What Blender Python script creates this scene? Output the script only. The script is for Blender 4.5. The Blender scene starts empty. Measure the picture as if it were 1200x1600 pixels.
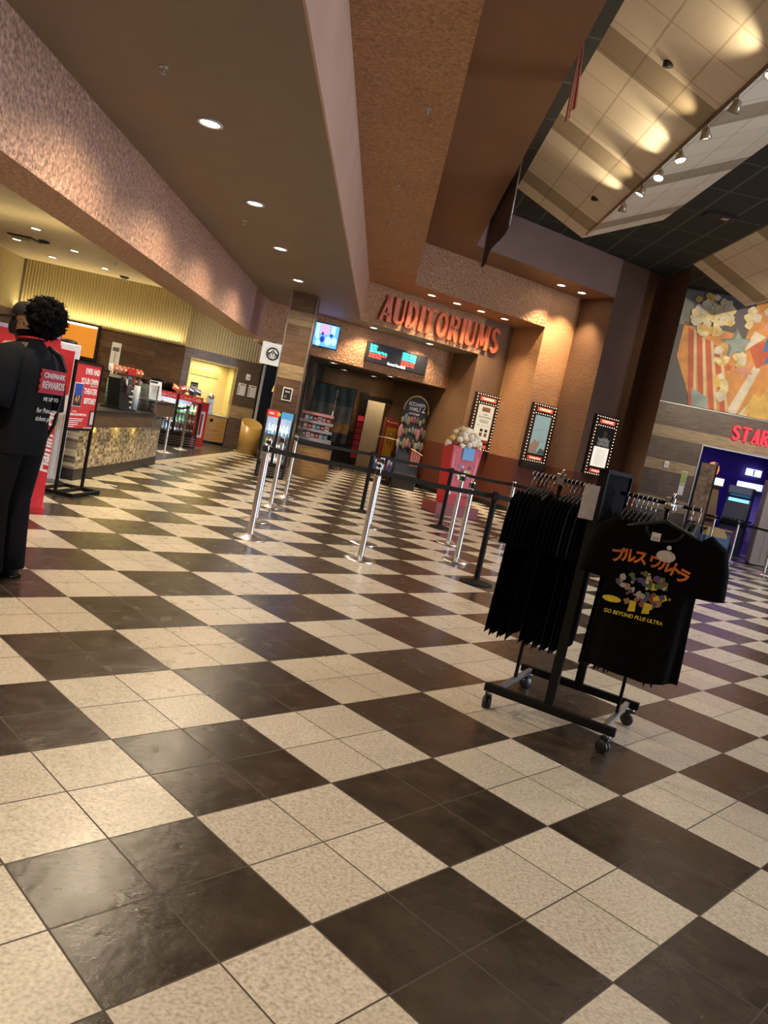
import bpy, bmesh, math, random
from mathutils import Matrix, Vector, noise
random.seed(7)
SC = bpy.context.scene
COL = SC.collection
PI = math.pi
def R(d): return math.radians(d)

# ------------------------------------------------------------------ camera
H = 1.4052
FPX, PIT, ROLL, HEAD = 1218.13, -0.105408, 0.208866, R(1.568)
def make_camera():
    cd = bpy.data.cameras.new('camera'); co = bpy.data.objects.new('camera', cd); COL.objects.link(co)
    f = Vector((math.sin(HEAD)*math.cos(PIT), math.cos(HEAD)*math.cos(PIT), math.sin(PIT)))
    r = Vector((math.cos(HEAD), -math.sin(HEAD), 0)); u = r.cross(f)
    c, s = math.cos(ROLL), math.sin(ROLL)
    r2 = r*c + u*s; u2 = u*c - r*s
    m = Matrix((r2, u2, -f)).transposed().to_4x4(); m.translation = (0, 0, H)
    co.matrix_world = m
    cd.sensor_fit = 'VERTICAL'; cd.sensor_height = 32.0; cd.sensor_width = 24.0
    cd.lens = 32.0*FPX/1600.0; cd.clip_start = 0.05; cd.clip_end = 200
    SC.camera = co
make_camera()
SC.view_settings.view_transform = 'Standard'; SC.view_settings.look = 'None'
SC.view_settings.gamma = 1.0; SC.view_settings.use_curve_mapping = False
SC.view_settings.exposure = 0.38

# ------------------------------------------------------------------ materials
MATS = {}
def nodes_of(name):
    m = bpy.data.materials.new(name); m.use_nodes = True
    nt = m.node_tree; b = nt.nodes['Principled BSDF']
    return m, nt, b
def rgb(c): return (c[0], c[1], c[2], 1.0)
def link(nt, a, b): nt.links.new(a, b)
def nd(nt, t, **kw):
    n = nt.nodes.new(t)
    for k, v in kw.items(): setattr(n, k, v)
    return n
def coords(nt, kind='Object'):
    return nd(nt, 'ShaderNodeTexCoord').outputs[kind]
def ramp(nt, fac, stops):
    r = nd(nt, 'ShaderNodeValToRGB'); e = r.color_ramp.elements
    while len(e) < len(stops): e.new(0.5)
    for el, (p, c) in zip(e, stops): el.position = p; el.color = rgb(c)
    link(nt, fac, r.inputs['Fac']); return r.outputs['Color']
def bump(nt, b, h, strength, dist=0.01):
    n = nd(nt, 'ShaderNodeBump'); n.inputs['Strength'].default_value = strength; n.inputs['Distance'].default_value = dist
    link(nt, h, n.inputs['Height']); link(nt, n.outputs['Normal'], b.inputs['Normal'])
def plain(name, col, rough=0.5, metal=0.0, var=0.12, scale=30.0, bmp=0.0, spec=0.5, coat=0.0):
    if name in MATS: return MATS[name]
    m, nt, b = nodes_of(name)
    n = nd(nt, 'ShaderNodeTexNoise'); n.inputs['Scale'].default_value = scale; n.inputs['Detail'].default_value = 3
    link(nt, coords(nt), n.inputs['Vector'])
    lo = tuple(max(0, c*(1-var)) for c in col); hi = tuple(min(1, c*(1+var)) for c in col)
    link(nt, ramp(nt, n.outputs['Fac'], [(0.3, lo), (0.7, hi)]), b.inputs['Base Color'])
    b.inputs['Roughness'].default_value = rough; b.inputs['Metallic'].default_value = metal
    b.inputs['Specular IOR Level'].default_value = spec
    b.inputs['Coat Weight'].default_value = coat
    if bmp: bump(nt, b, n.outputs['Fac'], bmp)
    MATS[name] = m; return m
def emit(name, col, strength, base=None):
    if name in MATS: return MATS[name]
    m, nt, b = nodes_of(name)
    b.inputs['Base Color'].default_value = rgb(base or col)
    b.inputs['Emission Color'].default_value = rgb(col); b.inputs['Emission Strength'].default_value = strength
    b.inputs['Roughness'].default_value = 0.4
    MATS[name] = m; return m
def glass(name, col=(0.9, 0.95, 0.95), fac=0.12, rough=0.03):
    if name in MATS: return MATS[name]
    m = bpy.data.materials.new(name); m.use_nodes = True; nt = m.node_tree; nt.nodes.clear()
    o = nd(nt, 'ShaderNodeOutputMaterial'); t = nd(nt, 'ShaderNodeBsdfTransparent'); g = nd(nt, 'ShaderNodeBsdfGlossy')
    fr = nd(nt, 'ShaderNodeFresnel'); fr.inputs['IOR'].default_value = 1.45
    ad = nd(nt, 'ShaderNodeMath', operation='ADD'); ad.inputs[1].default_value = fac; ad.use_clamp = True
    link(nt, fr.outputs[0], ad.inputs[0])
    mx = nd(nt, 'ShaderNodeMixShader'); t.inputs['Color'].default_value = rgb(col)
    g.inputs['Roughness'].default_value = rough
    link(nt, ad.outputs[0], mx.inputs['Fac']); link(nt, t.outputs[0], mx.inputs[1]); link(nt, g.outputs[0], mx.inputs[2])
    link(nt, mx.outputs[0], o.inputs['Surface']); MATS[name] = m; return m
def stucco(name, col, scale=55.0, bmp=0.5, rough=0.55, metal=0.25, var=0.35):
    if name in MATS: return MATS[name]
    m, nt, b = nodes_of(name); c = coords(nt)
    n = nd(nt, 'ShaderNodeTexNoise'); n.inputs['Scale'].default_value = scale; n.inputs['Detail'].default_value = 4; n.inputs['Roughness'].default_value = 0.6
    n2 = nd(nt, 'ShaderNodeTexNoise'); n2.inputs['Scale'].default_value = 1.6; n2.inputs['Detail'].default_value = 3
    v = nd(nt, 'ShaderNodeTexVoronoi'); v.inputs['Scale'].default_value = scale*0.45
    for q in (n, n2, v): link(nt, c, q.inputs['Vector'])
    lo = tuple(x*(1-var) for x in col); hi = tuple(min(1, x*(1+var)) for x in col)
    base = ramp(nt, n.outputs['Fac'], [(0.32, lo), (0.68, hi)])
    mx = nd(nt, 'ShaderNodeMix', data_type='RGBA', blend_type='MULTIPLY'); mx.inputs['Factor'].default_value = 0.5
    link(nt, base, mx.inputs[6]); link(nt, ramp(nt, n2.outputs['Fac'], [(0.3, (0.75, 0.72, 0.7)), (0.7, (1, 1, 1))]), mx.inputs[7])
    link(nt, mx.outputs[2], b.inputs['Base Color'])
    b.inputs['Roughness'].default_value = rough; b.inputs['Metallic'].default_value = metal
    ad = nd(nt, 'ShaderNodeMath', operation='ADD'); link(nt, n.outputs['Fac'], ad.inputs[0]); link(nt, v.outputs['Distance'], ad.inputs[1])
    if bmp: bump(nt, b, ad.outputs[0], bmp, 0.02)
    MATS[name] = m; return m
def dado_wall(name, col, dado, zd):
    """painted wall whose lower part is a separate dark red dado panel with a black base"""
    m = stucco(name, col, 40, 0.25, 0.6, 0.15, 0.22); nt = m.node_tree; b = nt.nodes['Principled BSDF']
    src = b.inputs['Base Color'].links[0].from_socket
    sep = nd(nt, 'ShaderNodeSeparateXYZ'); g = nd(nt, 'ShaderNodeNewGeometry'); link(nt, g.outputs['Position'], sep.inputs[0])
    def step(th):
        q = nd(nt, 'ShaderNodeMath', operation='LESS_THAN'); q.inputs[1].default_value = th; link(nt, sep.outputs['Z'], q.inputs[0]); return q.outputs[0]
    m1 = nd(nt, 'ShaderNodeMix', data_type='RGBA'); link(nt, step(zd), m1.inputs[0]); link(nt, src, m1.inputs[6]); m1.inputs[7].default_value = rgb(dado)
    m2 = nd(nt, 'ShaderNodeMix', data_type='RGBA'); link(nt, step(0.12), m2.inputs[0]); link(nt, m1.outputs[2], m2.inputs[6]); m2.inputs[7].default_value = (0.01, 0.009, 0.008, 1)
    link(nt, m2.outputs[2], b.inputs['Base Color']); return m
def woodtile(name, colA, colB, pw=0.9, ph=0.15, mortar=0.002, rough=0.4, seam=(0.02, 0.012, 0.008)):
    """planks laid along local x, stacked along local z"""
    if name in MATS: return MATS[name]
    m, nt, b = nodes_of(name); c = coords(nt)
    sep = nd(nt, 'ShaderNodeSeparateXYZ'); link(nt, c, sep.inputs[0])
    hx = nd(nt, 'ShaderNodeMath', operation='ADD'); link(nt, sep.outputs['X'], hx.inputs[0]); link(nt, sep.outputs['Y'], hx.inputs[1])
    cb = nd(nt, 'ShaderNodeCombineXYZ'); link(nt, hx.outputs[0], cb.inputs['X']); link(nt, sep.outputs['Z'], cb.inputs['Y'])
    br = nd(nt, 'ShaderNodeTexBrick'); br.inputs['Scale'].default_value = 1.0
    br.inputs['Brick Width'].default_value = pw; br.inputs['Row Height'].default_value = ph; br.inputs['Mortar Size'].default_value = mortar
    br.inputs['Color1'].default_value = rgb(colA); br.inputs['Color2'].default_value = rgb(colB); br.inputs['Mortar'].default_value = rgb(seam)
    link(nt, cb.outputs[0], br.inputs['Vector'])
    mp = nd(nt, 'ShaderNodeMapping'); mp.inputs['Scale'].default_value = (3, 38, 3); link(nt, cb.outputs[0], mp.inputs['Vector'])
    n = nd(nt, 'ShaderNodeTexNoise'); n.inputs['Scale'].default_value = 1.0; n.inputs['Detail'].default_value = 5; link(nt, mp.outputs[0], n.inputs['Vector'])
    mx = nd(nt, 'ShaderNodeMix', data_type='RGBA', blend_type='MULTIPLY'); mx.inputs['Factor'].default_value = 0.75
    link(nt, br.outputs['Color'], mx.inputs[6]); link(nt, ramp(nt, n.outputs['Fac'], [(0.3, (0.45, 0.42, 0.4)), (0.7, (1.25, 1.25, 1.25))]), mx.inputs[7])
    link(nt, mx.outputs[2], b.inputs['Base Color']); b.inputs['Roughness'].default_value = rough
    bump(nt, b, br.outputs['Fac'], -0.25, 0.004)
    MATS[name] = m; return m
def ripple(name, col, freq=26.0):
    m, nt, b = nodes_of(name); c = coords(nt)
    w = nd(nt, 'ShaderNodeTexWave', wave_type='BANDS', bands_direction='X'); w.inputs['Scale'].default_value = freq/6.28
    w.inputs['Distortion'].default_value = 1.6; w.inputs['Detail'].default_value = 1.5; w.inputs['Detail Scale'].default_value = 0.35
    link(nt, c, w.inputs['Vector'])
    link(nt, ramp(nt, w.outputs['Fac'], [(0.1, tuple(x*0.72 for x in col)), (0.8, col)]), b.inputs['Base Color'])
    b.inputs['Roughness'].default_value = 0.45; bump(nt, b, w.outputs['Fac'], 0.9, 0.02)
    MATS[name] = m; return m
def floor_mat():
    m, nt, b = nodes_of('checker floor tiles'); c = coords(nt)
    sep = nd(nt, 'ShaderNodeSeparateXYZ'); link(nt, c, sep.inputs[0])
    X, Y = sep.outputs['X'], sep.outputs['Y']
    def mt(op, a, bb=None):
        q = nd(nt, 'ShaderNodeMath', operation=op)
        for i, v in enumerate((a, bb)):
            if v is None: continue
            if isinstance(v, (int, float)): q.inputs[i].default_value = v
            else: link(nt, v, q.inputs[i])
        return q.outputs[0]
    k = 1/math.sqrt(2)/0.62
    u = mt('ADD', mt('MULTIPLY', mt('ADD', X, Y), k), -2.46426+200)
    v = mt('ADD', mt('MULTIPLY', mt('SUBTRACT', Y, X), k), -2.23947+200)
    par = mt('MODULO', mt('ADD', mt('FLOOR', u), mt('FLOOR', v)), 2.0)      # 1 = dark
    par = mt('GREATER_THAN', par, 0.5)
    fu = mt('FRACT', mt('MULTIPLY', u, 2)); fv = mt('FRACT', mt('MULTIPLY', v, 2))
    du = mt('MINIMUM', fu, mt('SUBTRACT', 1.0, fu)); dv = mt('MINIMUM', fv, mt('SUBTRACT', 1.0, fv))
    grout = mt('LESS_THAN', mt('MINIMUM', du, dv), 0.0092)
    tid = nd(nt, 'ShaderNodeCombineXYZ'); link(nt, mt('FLOOR', mt('MULTIPLY', u, 2)), tid.inputs[0]); link(nt, mt('FLOOR', mt('MULTIPLY', v, 2)), tid.inputs[1])
    wn = nd(nt, 'ShaderNodeTexWhiteNoise'); link(nt, tid.outputs[0], wn.inputs['Vector'])
    off = nd(nt, 'ShaderNodeVectorMath', operation='MULTIPLY_ADD'); link(nt, wn.outputs['Color'], off.inputs[0]); off.inputs[1].default_value = (40, 40, 40); link(nt, c, off.inputs[2])
    def noi(scale, det, rg=0.55, vec=None):
        n = nd(nt, 'ShaderNodeTexNoise'); n.inputs['Scale'].default_value = scale; n.inputs['Detail'].default_value = det; n.inputs['Roughness'].default_value = rg
        link(nt, vec or off.outputs[0], n.inputs['Vector']); return n.outputs['Fac']
    speck = noi(85, 2, 0.5); soft = noi(9, 4)
    light = ramp(nt, speck, [(0.30, (0.37, 0.325, 0.255)), (0.45, (0.50, 0.45, 0.365)), (0.6, (0.585, 0.53, 0.435)), (0.75, (0.66, 0.61, 0.52))])
    dark = ramp(nt, soft, [(0.25, (0.029, 0.022, 0.016)), (0.55, (0.044, 0.033, 0.024)), (0.8, (0.062, 0.048, 0.035))])
    mx = nd(nt, 'ShaderNodeMix', data_type='RGBA'); link(nt, par, mx.inputs[0]); link(nt, light, mx.inputs[6]); link(nt, dark, mx.inputs[7])
    tv = nd(nt, 'ShaderNodeMix', data_type='RGBA', blend_type='MULTIPLY'); tv.inputs['Factor'].default_value = 1.0
    link(nt, mx.outputs[2], tv.inputs[6]); link(nt, ramp(nt, wn.outputs['Value'], [(0, (0.9, 0.9, 0.9)), (1, (1.06, 1.06, 1.06))]), tv.inputs[7])
    g = nd(nt, 'ShaderNodeMix', data_type='RGBA'); link(nt, grout, g.inputs[0]); link(nt, tv.outputs[2], g.inputs[6]); g.inputs[7].default_value = (0.055, 0.043, 0.032, 1)
    link(nt, g.outputs[2], b.inputs['Base Color'])
    rr = nd(nt, 'ShaderNodeMix'); link(nt, par, rr.inputs[0]); rr.inputs[2].default_value = 0.30; rr.inputs[3].default_value = 0.24
    rn = mt('ADD', rr.outputs[0], mt('MULTIPLY', mt('SUBTRACT', soft, 0.5), 0.25))
    link(nt, mt('ADD', rn, mt('MULTIPLY', grout, 0.4)), b.inputs['Roughness'])
    slate = noi(26, 6, 0.6)
    h = mt('ADD', mt('MULTIPLY', slate, par), mt('MULTIPLY', grout, -1.2))
    bump(nt, b, h, 0.32, 0.006)
    return m
def mosaic_mat():
    m, nt, b = nodes_of('mosaic tiles'); c = coords(nt)
    sep = nd(nt, 'ShaderNodeSeparateXYZ'); link(nt, c, sep.inputs[0])
    cb = nd(nt, 'ShaderNodeCombineXYZ'); link(nt, sep.outputs['Y'], cb.inputs['X']); link(nt, sep.outputs['Z'], cb.inputs['Y']); link(nt, sep.outputs['X'], cb.inputs['Z'])
    br = nd(nt, 'ShaderNodeTexBrick'); br.offset = 0.5; br.inputs['Scale'].default_value = 1
    br.inputs['Brick Width'].default_value = 0.066; br.inputs['Row Height'].default_value = 0.042; br.inputs['Mortar Size'].default_value = 0.0035
    br.inputs['Color1'].default_value = (0.56, 0.46, 0.30, 1); br.inputs['Color2'].default_value = (0.055, 0.032, 0.016, 1); br.inputs['Mortar'].default_value = (0.3, 0.25, 0.16, 1)
    link(nt, cb.outputs[0], br.inputs['Vector']); link(nt, br.outputs['Color'], b.inputs['Base Color'])
    b.inputs['Roughness'].default_value = 0.3; bump(nt, b, br.outputs['Fac'], -0.5, 0.004); return m
def grid_ceiling(name, base, line, sx=1.22, sy=0.61, w=0.02, rough=0.8, stripes=None):
    m, nt, b = nodes_of(name); c = coords(nt)
    br = nd(nt, 'ShaderNodeTexBrick'); br.offset = 0.0; br.inputs['Scale'].default_value = 1
    br.inputs['Brick Width'].default_value = sx; br.inputs['Row Height'].default_value = sy; br.inputs['Mortar Size'].default_value = w; br.inputs['Mortar Smooth'].default_value = 0.0
    br.inputs['Color1'].default_value = rgb(base); br.inputs['Color2'].default_value = rgb(tuple(x*0.93 for x in base)); br.inputs['Mortar'].default_value = rgb(line)
    link(nt, c, br.inputs['Vector']); out = br.outputs['Color']
    if stripes:                       # printed darker tile rows across local x
        sep = nd(nt, 'ShaderNodeSeparateXYZ'); link(nt, c, sep.inputs[0])
        a = nd(nt, 'ShaderNodeMath', operation='MULTIPLY_ADD'); a.inputs[1].default_value = 1/stripes[0]; a.inputs[2].default_value = stripes[1]; link(nt, sep.outputs['X'], a.inputs[0])
        f = nd(nt, 'ShaderNodeMath', operation='FRACT'); link(nt, a.outputs[0], f.inputs[0])
        l = nd(nt, 'ShaderNodeMath', operation='LESS_THAN'); l.inputs[1].default_value = stripes[2]; link(nt, f.outputs[0], l.inputs[0])
        mx = nd(nt, 'ShaderNodeMix', data_type='RGBA', blend_type='MULTIPLY'); link(nt, l.outputs[0], mx.inputs[0]); link(nt, out, mx.inputs[6]); mx.inputs[7].default_value = (0.5, 0.46, 0.4, 1); out = mx.outputs[2]
    link(nt, out, b.inputs['Base Color']); b.inputs['Roughness'].default_value = rough
    bump(nt, b, br.outputs['Fac'], 0.2, 0.006); return m

STUC = stucco('copper stucco', (0.50, 0.27, 0.145), 34, 1.0, 0.45, 0.25, 0.45)
STUC2 = stucco('orange stucco ceiling', (0.40, 0.205, 0.095), 34, 0.8, 0.5, 0.2, 0.42)
STEP = stucco('pink plaster', (0.56, 0.36, 0.26), 80, 0.08, 0.6, 0.1, 0.08)
BRN = plain('brown ceiling paint', (0.215, 0.155, 0.108), 0.62, 0.0, 0.05, 3.0)
BRN3 = plain('russet ceiling paint', (0.19, 0.09, 0.043), 0.5, 0.1, 0.08, 1.5)
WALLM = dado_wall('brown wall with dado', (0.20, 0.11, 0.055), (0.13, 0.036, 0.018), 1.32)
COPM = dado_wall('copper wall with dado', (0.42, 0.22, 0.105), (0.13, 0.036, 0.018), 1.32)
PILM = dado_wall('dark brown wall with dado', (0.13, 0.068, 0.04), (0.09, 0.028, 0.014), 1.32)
CREAM = plain('cream paint', (0.62, 0.5, 0.34), 0.6, 0, 0.05, 5)
WOODD = woodtile('dark wood tile', (0.17, 0.098, 0.055), (0.085, 0.048, 0.028), 0.9, 0.15)
WOODL = woodtile('light wood tile', (0.42, 0.31, 0.17), (0.36, 0.26, 0.14), 1.2, 0.3)
WOODG = woodtile('grey brown wood tile', (0.15, 0.105, 0.075), (0.115, 0.08, 0.058), 0.61, 0.3)
BOARD = woodtile('oak laminate', (0.42, 0.24, 0.085), (0.39, 0.22, 0.075), 3.0, 0.9, 0.0)
WALN = woodtile('walnut laminate', (0.105, 0.065, 0.035), (0.09, 0.055, 0.03), 3.0, 0.9, 0.0)
YEL = ripple('rippled yellow panel', (0.56, 0.45, 0.22))
FLOOR = floor_mat()
DARKT = plain('dark slate tiles', (0.045, 0.038, 0.034), 0.25, 0, 0.3, 4, 0.1)
STRIP = plain('cream floor strip', (0.5, 0.43, 0.31), 0.35, 0, 0.15, 40)
MOS = mosaic_mat()
DKGRID = grid_ceiling('dark ceiling grid', (0.014, 0.017, 0.016), (0.06, 0.085, 0.07), 0.61, 1.22, 0.018)
VB = grid_ceiling('beige vault tiles', (0.66, 0.58, 0.45), (0.48, 0.39, 0.27), 0.62, 0.53, 0.012, 0.7, (2.5, 0.23, 0.23))
BLK = plain('black plastic', (0.012, 0.012, 0.013), 0.42, 0, 0.15)
BLKM = plain('black metal', (0.009, 0.009, 0.010), 0.55, 0.0, 0.1, 30, 0, 0.15)
CHR = plain('brushed chrome', (0.74, 0.73, 0.73), 0.27, 1.0, 0.04, 60)
STEEL = plain('grey steel', (0.42, 0.42, 0.43), 0.35, 0.9, 0.06)
WHT = plain('white card', (0.78, 0.78, 0.77), 0.6, 0, 0.03)
PALE = plain('pale grey laminate', (0.52, 0.52, 0.53), 0.45, 0, 0.05)
RED = plain('signal red', (0.55, 0.03, 0.04), 0.4, 0, 0.06)
DRED = plain('dark red card', (0.33, 0.02, 0.025), 0.5, 0, 0.08)
BELT = plain('black webbing', (0.01, 0.01, 0.011), 0.8, 0, 0.2, 200)
CLOTH = plain('black cotton', (0.0032, 0.0032, 0.0042), 0.95, 0, 0.25, 90, 0.15, 0.1)
NAVY = plain('navy cotton', (0.012, 0.017, 0.04), 0.95, 0, 0.2, 90, 0.15, 0.2)
SKIN = plain('skin', (0.34, 0.19, 0.12), 0.5, 0, 0.06, 20)
HAIR = plain('black hair', (0.004, 0.003, 0.003), 0.85, 0, 0.3, 120, 0.5, 0.15)
INK = plain('black ink', (0.015, 0.014, 0.013), 0.6, 0, 0.1)
LAMP = emit('warm lamp lens', (1.0, 0.86, 0.62), 14)
LAMPC = emit('neutral lamp lens', (1.0, 0.95, 0.85), 22)
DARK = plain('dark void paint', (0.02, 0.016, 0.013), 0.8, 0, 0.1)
YELW = plain('yellow print', (0.75, 0.58, 0.04), 0.5)
ORNG = plain('orange print', (0.75, 0.17, 0.03), 0.5)
KRAFT = plain('corn yellow', (0.72, 0.5, 0.2), 0.6, 0, 0.1)
POPW = plain('popcorn white', (0.90, 0.82, 0.68), 0.6, 0, 0.12, 14, 0.3)
BLUEP = plain('blue print', (0.10, 0.28, 0.55), 0.5)
GREENP = plain('green print', (0.10, 0.36, 0.10), 0.5)
PURP = plain('purple print', (0.16, 0.04, 0.22), 0.5)
TEALP = plain('teal print', (0.10, 0.36, 0.36), 0.5)

# ------------------------------------------------------------------ mesh builder
def T(x=0, y=0, z=0, rz=0.0, rx=0.0, ry=0.0):
    return Matrix.Translation((x, y, z)) @ Matrix.Rotation(rz, 4, 'Z') @ Matrix.Rotation(ry, 4, 'Y') @ Matrix.Rotation(rx, 4, 'X')
class MB:
    def __init__(s): s.v = []; s.f = []; s.m = []; s.sm = []; s.mats = []
    def mi(s, mat):
        if mat not in s.mats: s.mats.append(mat)
        return s.mats.index(mat)
    def add(s, vs, fs, mat, M=None, smooth=False):
        o = len(s.v); k = s.mi(mat)
        for v in vs:
            v = Vector(v); s.v.append(M @ v if M is not None else v)
        for f in fs: s.f.append([o+i for i in f]); s.m.append(k); s.sm.append(smooth)
        return s
    def bmesh(s, bm, mat, M=None, smooth=False):
        bm.verts.index_update()
        s.add([v.co.copy() for v in bm.verts], [[v.index for v in f.verts] for f in bm.faces], mat, M, smooth); bm.free(); return s
    def mesh(s, me, mat, M=None, smooth=False):
        return s.add([v.co.copy() for v in me.vertices], [list(p.vertices) for p in me.polygons], mat, M, smooth)
    def box(s, cx, cy, cz, sx, sy, sz, mat, M=None, bev=0.0):
        if bev:
            bm = bmesh.new(); bmesh.ops.create_cube(bm, size=1.0)
            for v in bm.verts: v.co = Vector((v.co.x*sx+cx, v.co.y*sy+cy, v.co.z*sz+cz))
            bmesh.ops.bevel(bm, geom=bm.edges[:], offset=bev, segments=2, affect='EDGES', profile=0.5)
            return s.bmesh(bm, mat, M)
        x0, x1, y0, y1, z0, z1 = cx-sx/2, cx+sx/2, cy-sy/2, cy+sy/2, cz-sz/2, cz+sz/2
        return s.add([(x0,y0,z0),(x1,y0,z0),(x1,y1,z0),(x0,y1,z0),(x0,y0,z1),(x1,y0,z1),(x1,y1,z1),(x0,y1,z1)],
                     [(0,3,2,1),(4,5,6,7),(0,1,5,4),(1,2,6,5),(2,3,7,6),(3,0,4,7)], mat, M)
    def prism(s, poly, z0, z1, mat, M=None, top=None, bottom=None, side=None):
        n = len(poly); a = sum(poly[i][0]*poly[(i+1)%n][1]-poly[(i+1)%n][0]*poly[i][1] for i in range(n))
        if a < 0: poly = poly[::-1]
        vs = [(p[0], p[1], z0) for p in poly] + [(p[0], p[1], z1) for p in poly]
        s.add(vs, [tuple(range(n))[::-1]], bottom or mat, M); o = len(s.v)-2*n
        k = s.mi(top or mat); s.f.append([o+n+i for i in range(n)]); s.m.append(k); s.sm.append(False)
        k = s.mi(side or mat)
        for i in range(n): s.f.append([o+i, o+(i+1)%n, o+n+(i+1)%n, o+n+i]); s.m.append(k); s.sm.append(False)
        return s
    def plate(s, poly, y0, y1, mat, M=None):
        """polygon in local (x,z), thickness along y"""
        Q = Matrix(((1,0,0,0),(0,0,1,0),(0,1,0,0),(0,0,0,1)))
        n = len(poly); a = sum(poly[i][0]*poly[(i+1)%n][1]-poly[(i+1)%n][0]*poly[i][1] for i in range(n))
        if a < 0: poly = poly[::-1]
        vs = [(p[0], y0, p[1]) for p in poly] + [(p[0], y1, p[1]) for p in poly]
        fs = [tuple(range(n)), tuple(range(n, 2*n))[::-1]] + [(i, n+i, n+(i+1)%n, (i+1)%n) for i in range(n)]
        return s.add(vs, fs, mat, M)
    def tube(s, pts, rad, mat, seg=10, M=None, closed=False, flat=1.0):
        pts = [Vector(p) for p in pts]; n = len(pts)
        rr = rad if isinstance(rad, (list, tuple)) else [rad]*n
        vs, fs = [], []; prev = None
        for i, p in enumerate(pts):
            if closed: d = pts[(i+1)%n]-pts[i-1]
            else: d = pts[min(i+1, n-1)]-pts[max(i-1, 0)]
            d.normalize()
            if prev is None:
                a = Vector((0,0,1)) if abs(d.z) < 0.9 else Vector((1,0,0)); x = d.cross(a).normalized()
            else: x = (prev - d*prev.dot(d)).normalized()
            prev = x; y = d.cross(x)
            for k in range(seg):
                an = 2*PI*k/seg; vs.append(p + (x*math.cos(an) + y*math.sin(an)*flat)*rr[i])
        m = n if closed else n-1
        for i in range(m):
            for k in range(seg):
                a, b2 = i*seg+k, i*seg+(k+1)%seg; c, d2 = ((i+1)%n)*seg+(k+1)%seg, ((i+1)%n)*seg+k
                fs.append((a, b2, c, d2))
        if not closed: fs.append(tuple(range(seg))[::-1]); fs.append(tuple((n-1)*seg+k for k in range(seg)))
        return s.add(vs, fs, mat, M, True)
    def cyl(s, p0, p1, r0, mat, r1=None, seg=16, M=None): return s.tube([p0, p1], [r0, r1 if r1 is not None else r0], mat, seg, M)
    def lathe(s, prof, mat, seg=24, M=None, smooth=True):
        vs, fs = [], []; n = len(prof)
        for r, z in prof:
            for k in range(seg): vs.append((r*math.cos(2*PI*k/seg), r*math.sin(2*PI*k/seg), z))
        for i in range(n-1):
            for k in range(seg): fs.append((i*seg+k, i*seg+(k+1)%seg, (i+1)*seg+(k+1)%seg, (i+1)*seg+k))
        if prof[0][0] > 1e-5: fs.append(tuple(range(seg))[::-1])
        if prof[-1][0] > 1e-5: fs.append(tuple((n-1)*seg+k for k in range(seg)))
        return s.add(vs, fs, mat, M, smooth)
    def blob(s, c, r, mat, sc=(1,1,1), sub=2, amp=0.0, freq=3.0, seed=0, M=None):
        bm = bmesh.new(); bmesh.ops.create_icosphere(bm, subdivisions=sub, radius=1.0)
        for v in bm.verts:
            k = 1 + amp*noise.noise(v.co*freq + Vector((seed*3.1, seed*1.7, seed)))
            v.co = Vector((c[0]+v.co.x*r*sc[0]*k, c[1]+v.co.y*r*sc[1]*k, c[2]+v.co.z*r*sc[2]*k))
        return s.bmesh(bm, mat, M, True)
    def surf(s, fn, nu, nv, mat, M=None, wrap=False, smooth=True):
        vs = [fn(i/nu, j/nv) for j in range(nv+1) for i in range(nu+(0 if wrap else 1))]; w = nu if wrap else nu+1
        fs = [(j*w+i, j*w+(i+1)%w, (j+1)*w+(i+1)%w, (j+1)*w+i) for j in range(nv) for i in range(nu)]
        return s.add(vs, fs, mat, M, smooth)
    def text(s, body, x, z, size, mat, y=-0.004, ext=0.002, align='CENTER', xs=1.0, bold=0.0, shear=0.0, M=None, res=3, vertical=False):
        cu = bpy.data.curves.new('tmp_text', 'FONT'); cu.body = body; cu.size = size; cu.align_x = align; cu.align_y = 'CENTER'
        cu.extrude = ext; cu.offset = bold; cu.resolution_u = res; cu.shear = shear
        o = bpy.data.objects.new('tmp_text', cu); COL.objects.link(o)
        dg = bpy.context.evaluated_depsgraph_get(); dg.update()
        me = bpy.data.meshes.new_from_object(o.evaluated_get(dg))
        L = Matrix.Translation((x, y, z)) @ (Matrix.Rotation(-PI/2 if vertical else 0, 4, 'Y')) @ Matrix.Rotation(PI/2, 4, 'X') @ Matrix.Diagonal((xs, 1, 1, 1))
        s.mesh(me, mat, (M @ L) if M is not None else L)
        bpy.data.objects.remove(o); bpy.data.curves.remove(cu); bpy.data.meshes.remove(me); return s
    def build(s, name, parent=None, M=None):
        me = bpy.data.meshes.new(name); me.from_pydata([tuple(v) for v in s.v], [], s.f); me.validate(clean_customdata=False)
        for mt in s.mats: me.materials.append(mt)
        if len(me.polygons) == len(s.m):
            me.polygons.foreach_set('material_index', s.m); me.polygons.foreach_set('use_smooth', s.sm)
        me.update()
        o = bpy.data.objects.new(name, me); COL.objects.link(o)
        if parent is not None: o.parent = parent
        if M is not None: o.matrix_local = M
        return o
def tag(o, label=None, cat=None, group=None, kind=None):
    for k, v in (('label', label), ('category', cat), ('group', group), ('kind', kind)):
        if v: o[k] = v
    return o
def thing(name, label, cat, loc=(0,0,0), rz=0.0, group=None):
    o = bpy.data.objects.new(name, None); COL.objects.link(o); o.empty_display_size = 0.1
    o.location = loc; o.rotation_euler = (0, 0, rz); return tag(o, label, cat, group)
def struct(mb, name, M=None): return tag(mb.build(name, None, M), kind='structure')
def copy_tree(o, parent=None):
    c = o.copy(); COL.objects.link(c)
    if parent is not None: c.parent = parent
    for ch in list(o.children): copy_tree(ch, c)
    return c
def again(src, loc, rz=None, label=None, group=None):
    c = copy_tree(src); c.location = loc
    if rz is not None: c.rotation_euler = (0, 0, rz)
    if label: c['label'] = label
    if group: c['group'] = group
    return c
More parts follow.
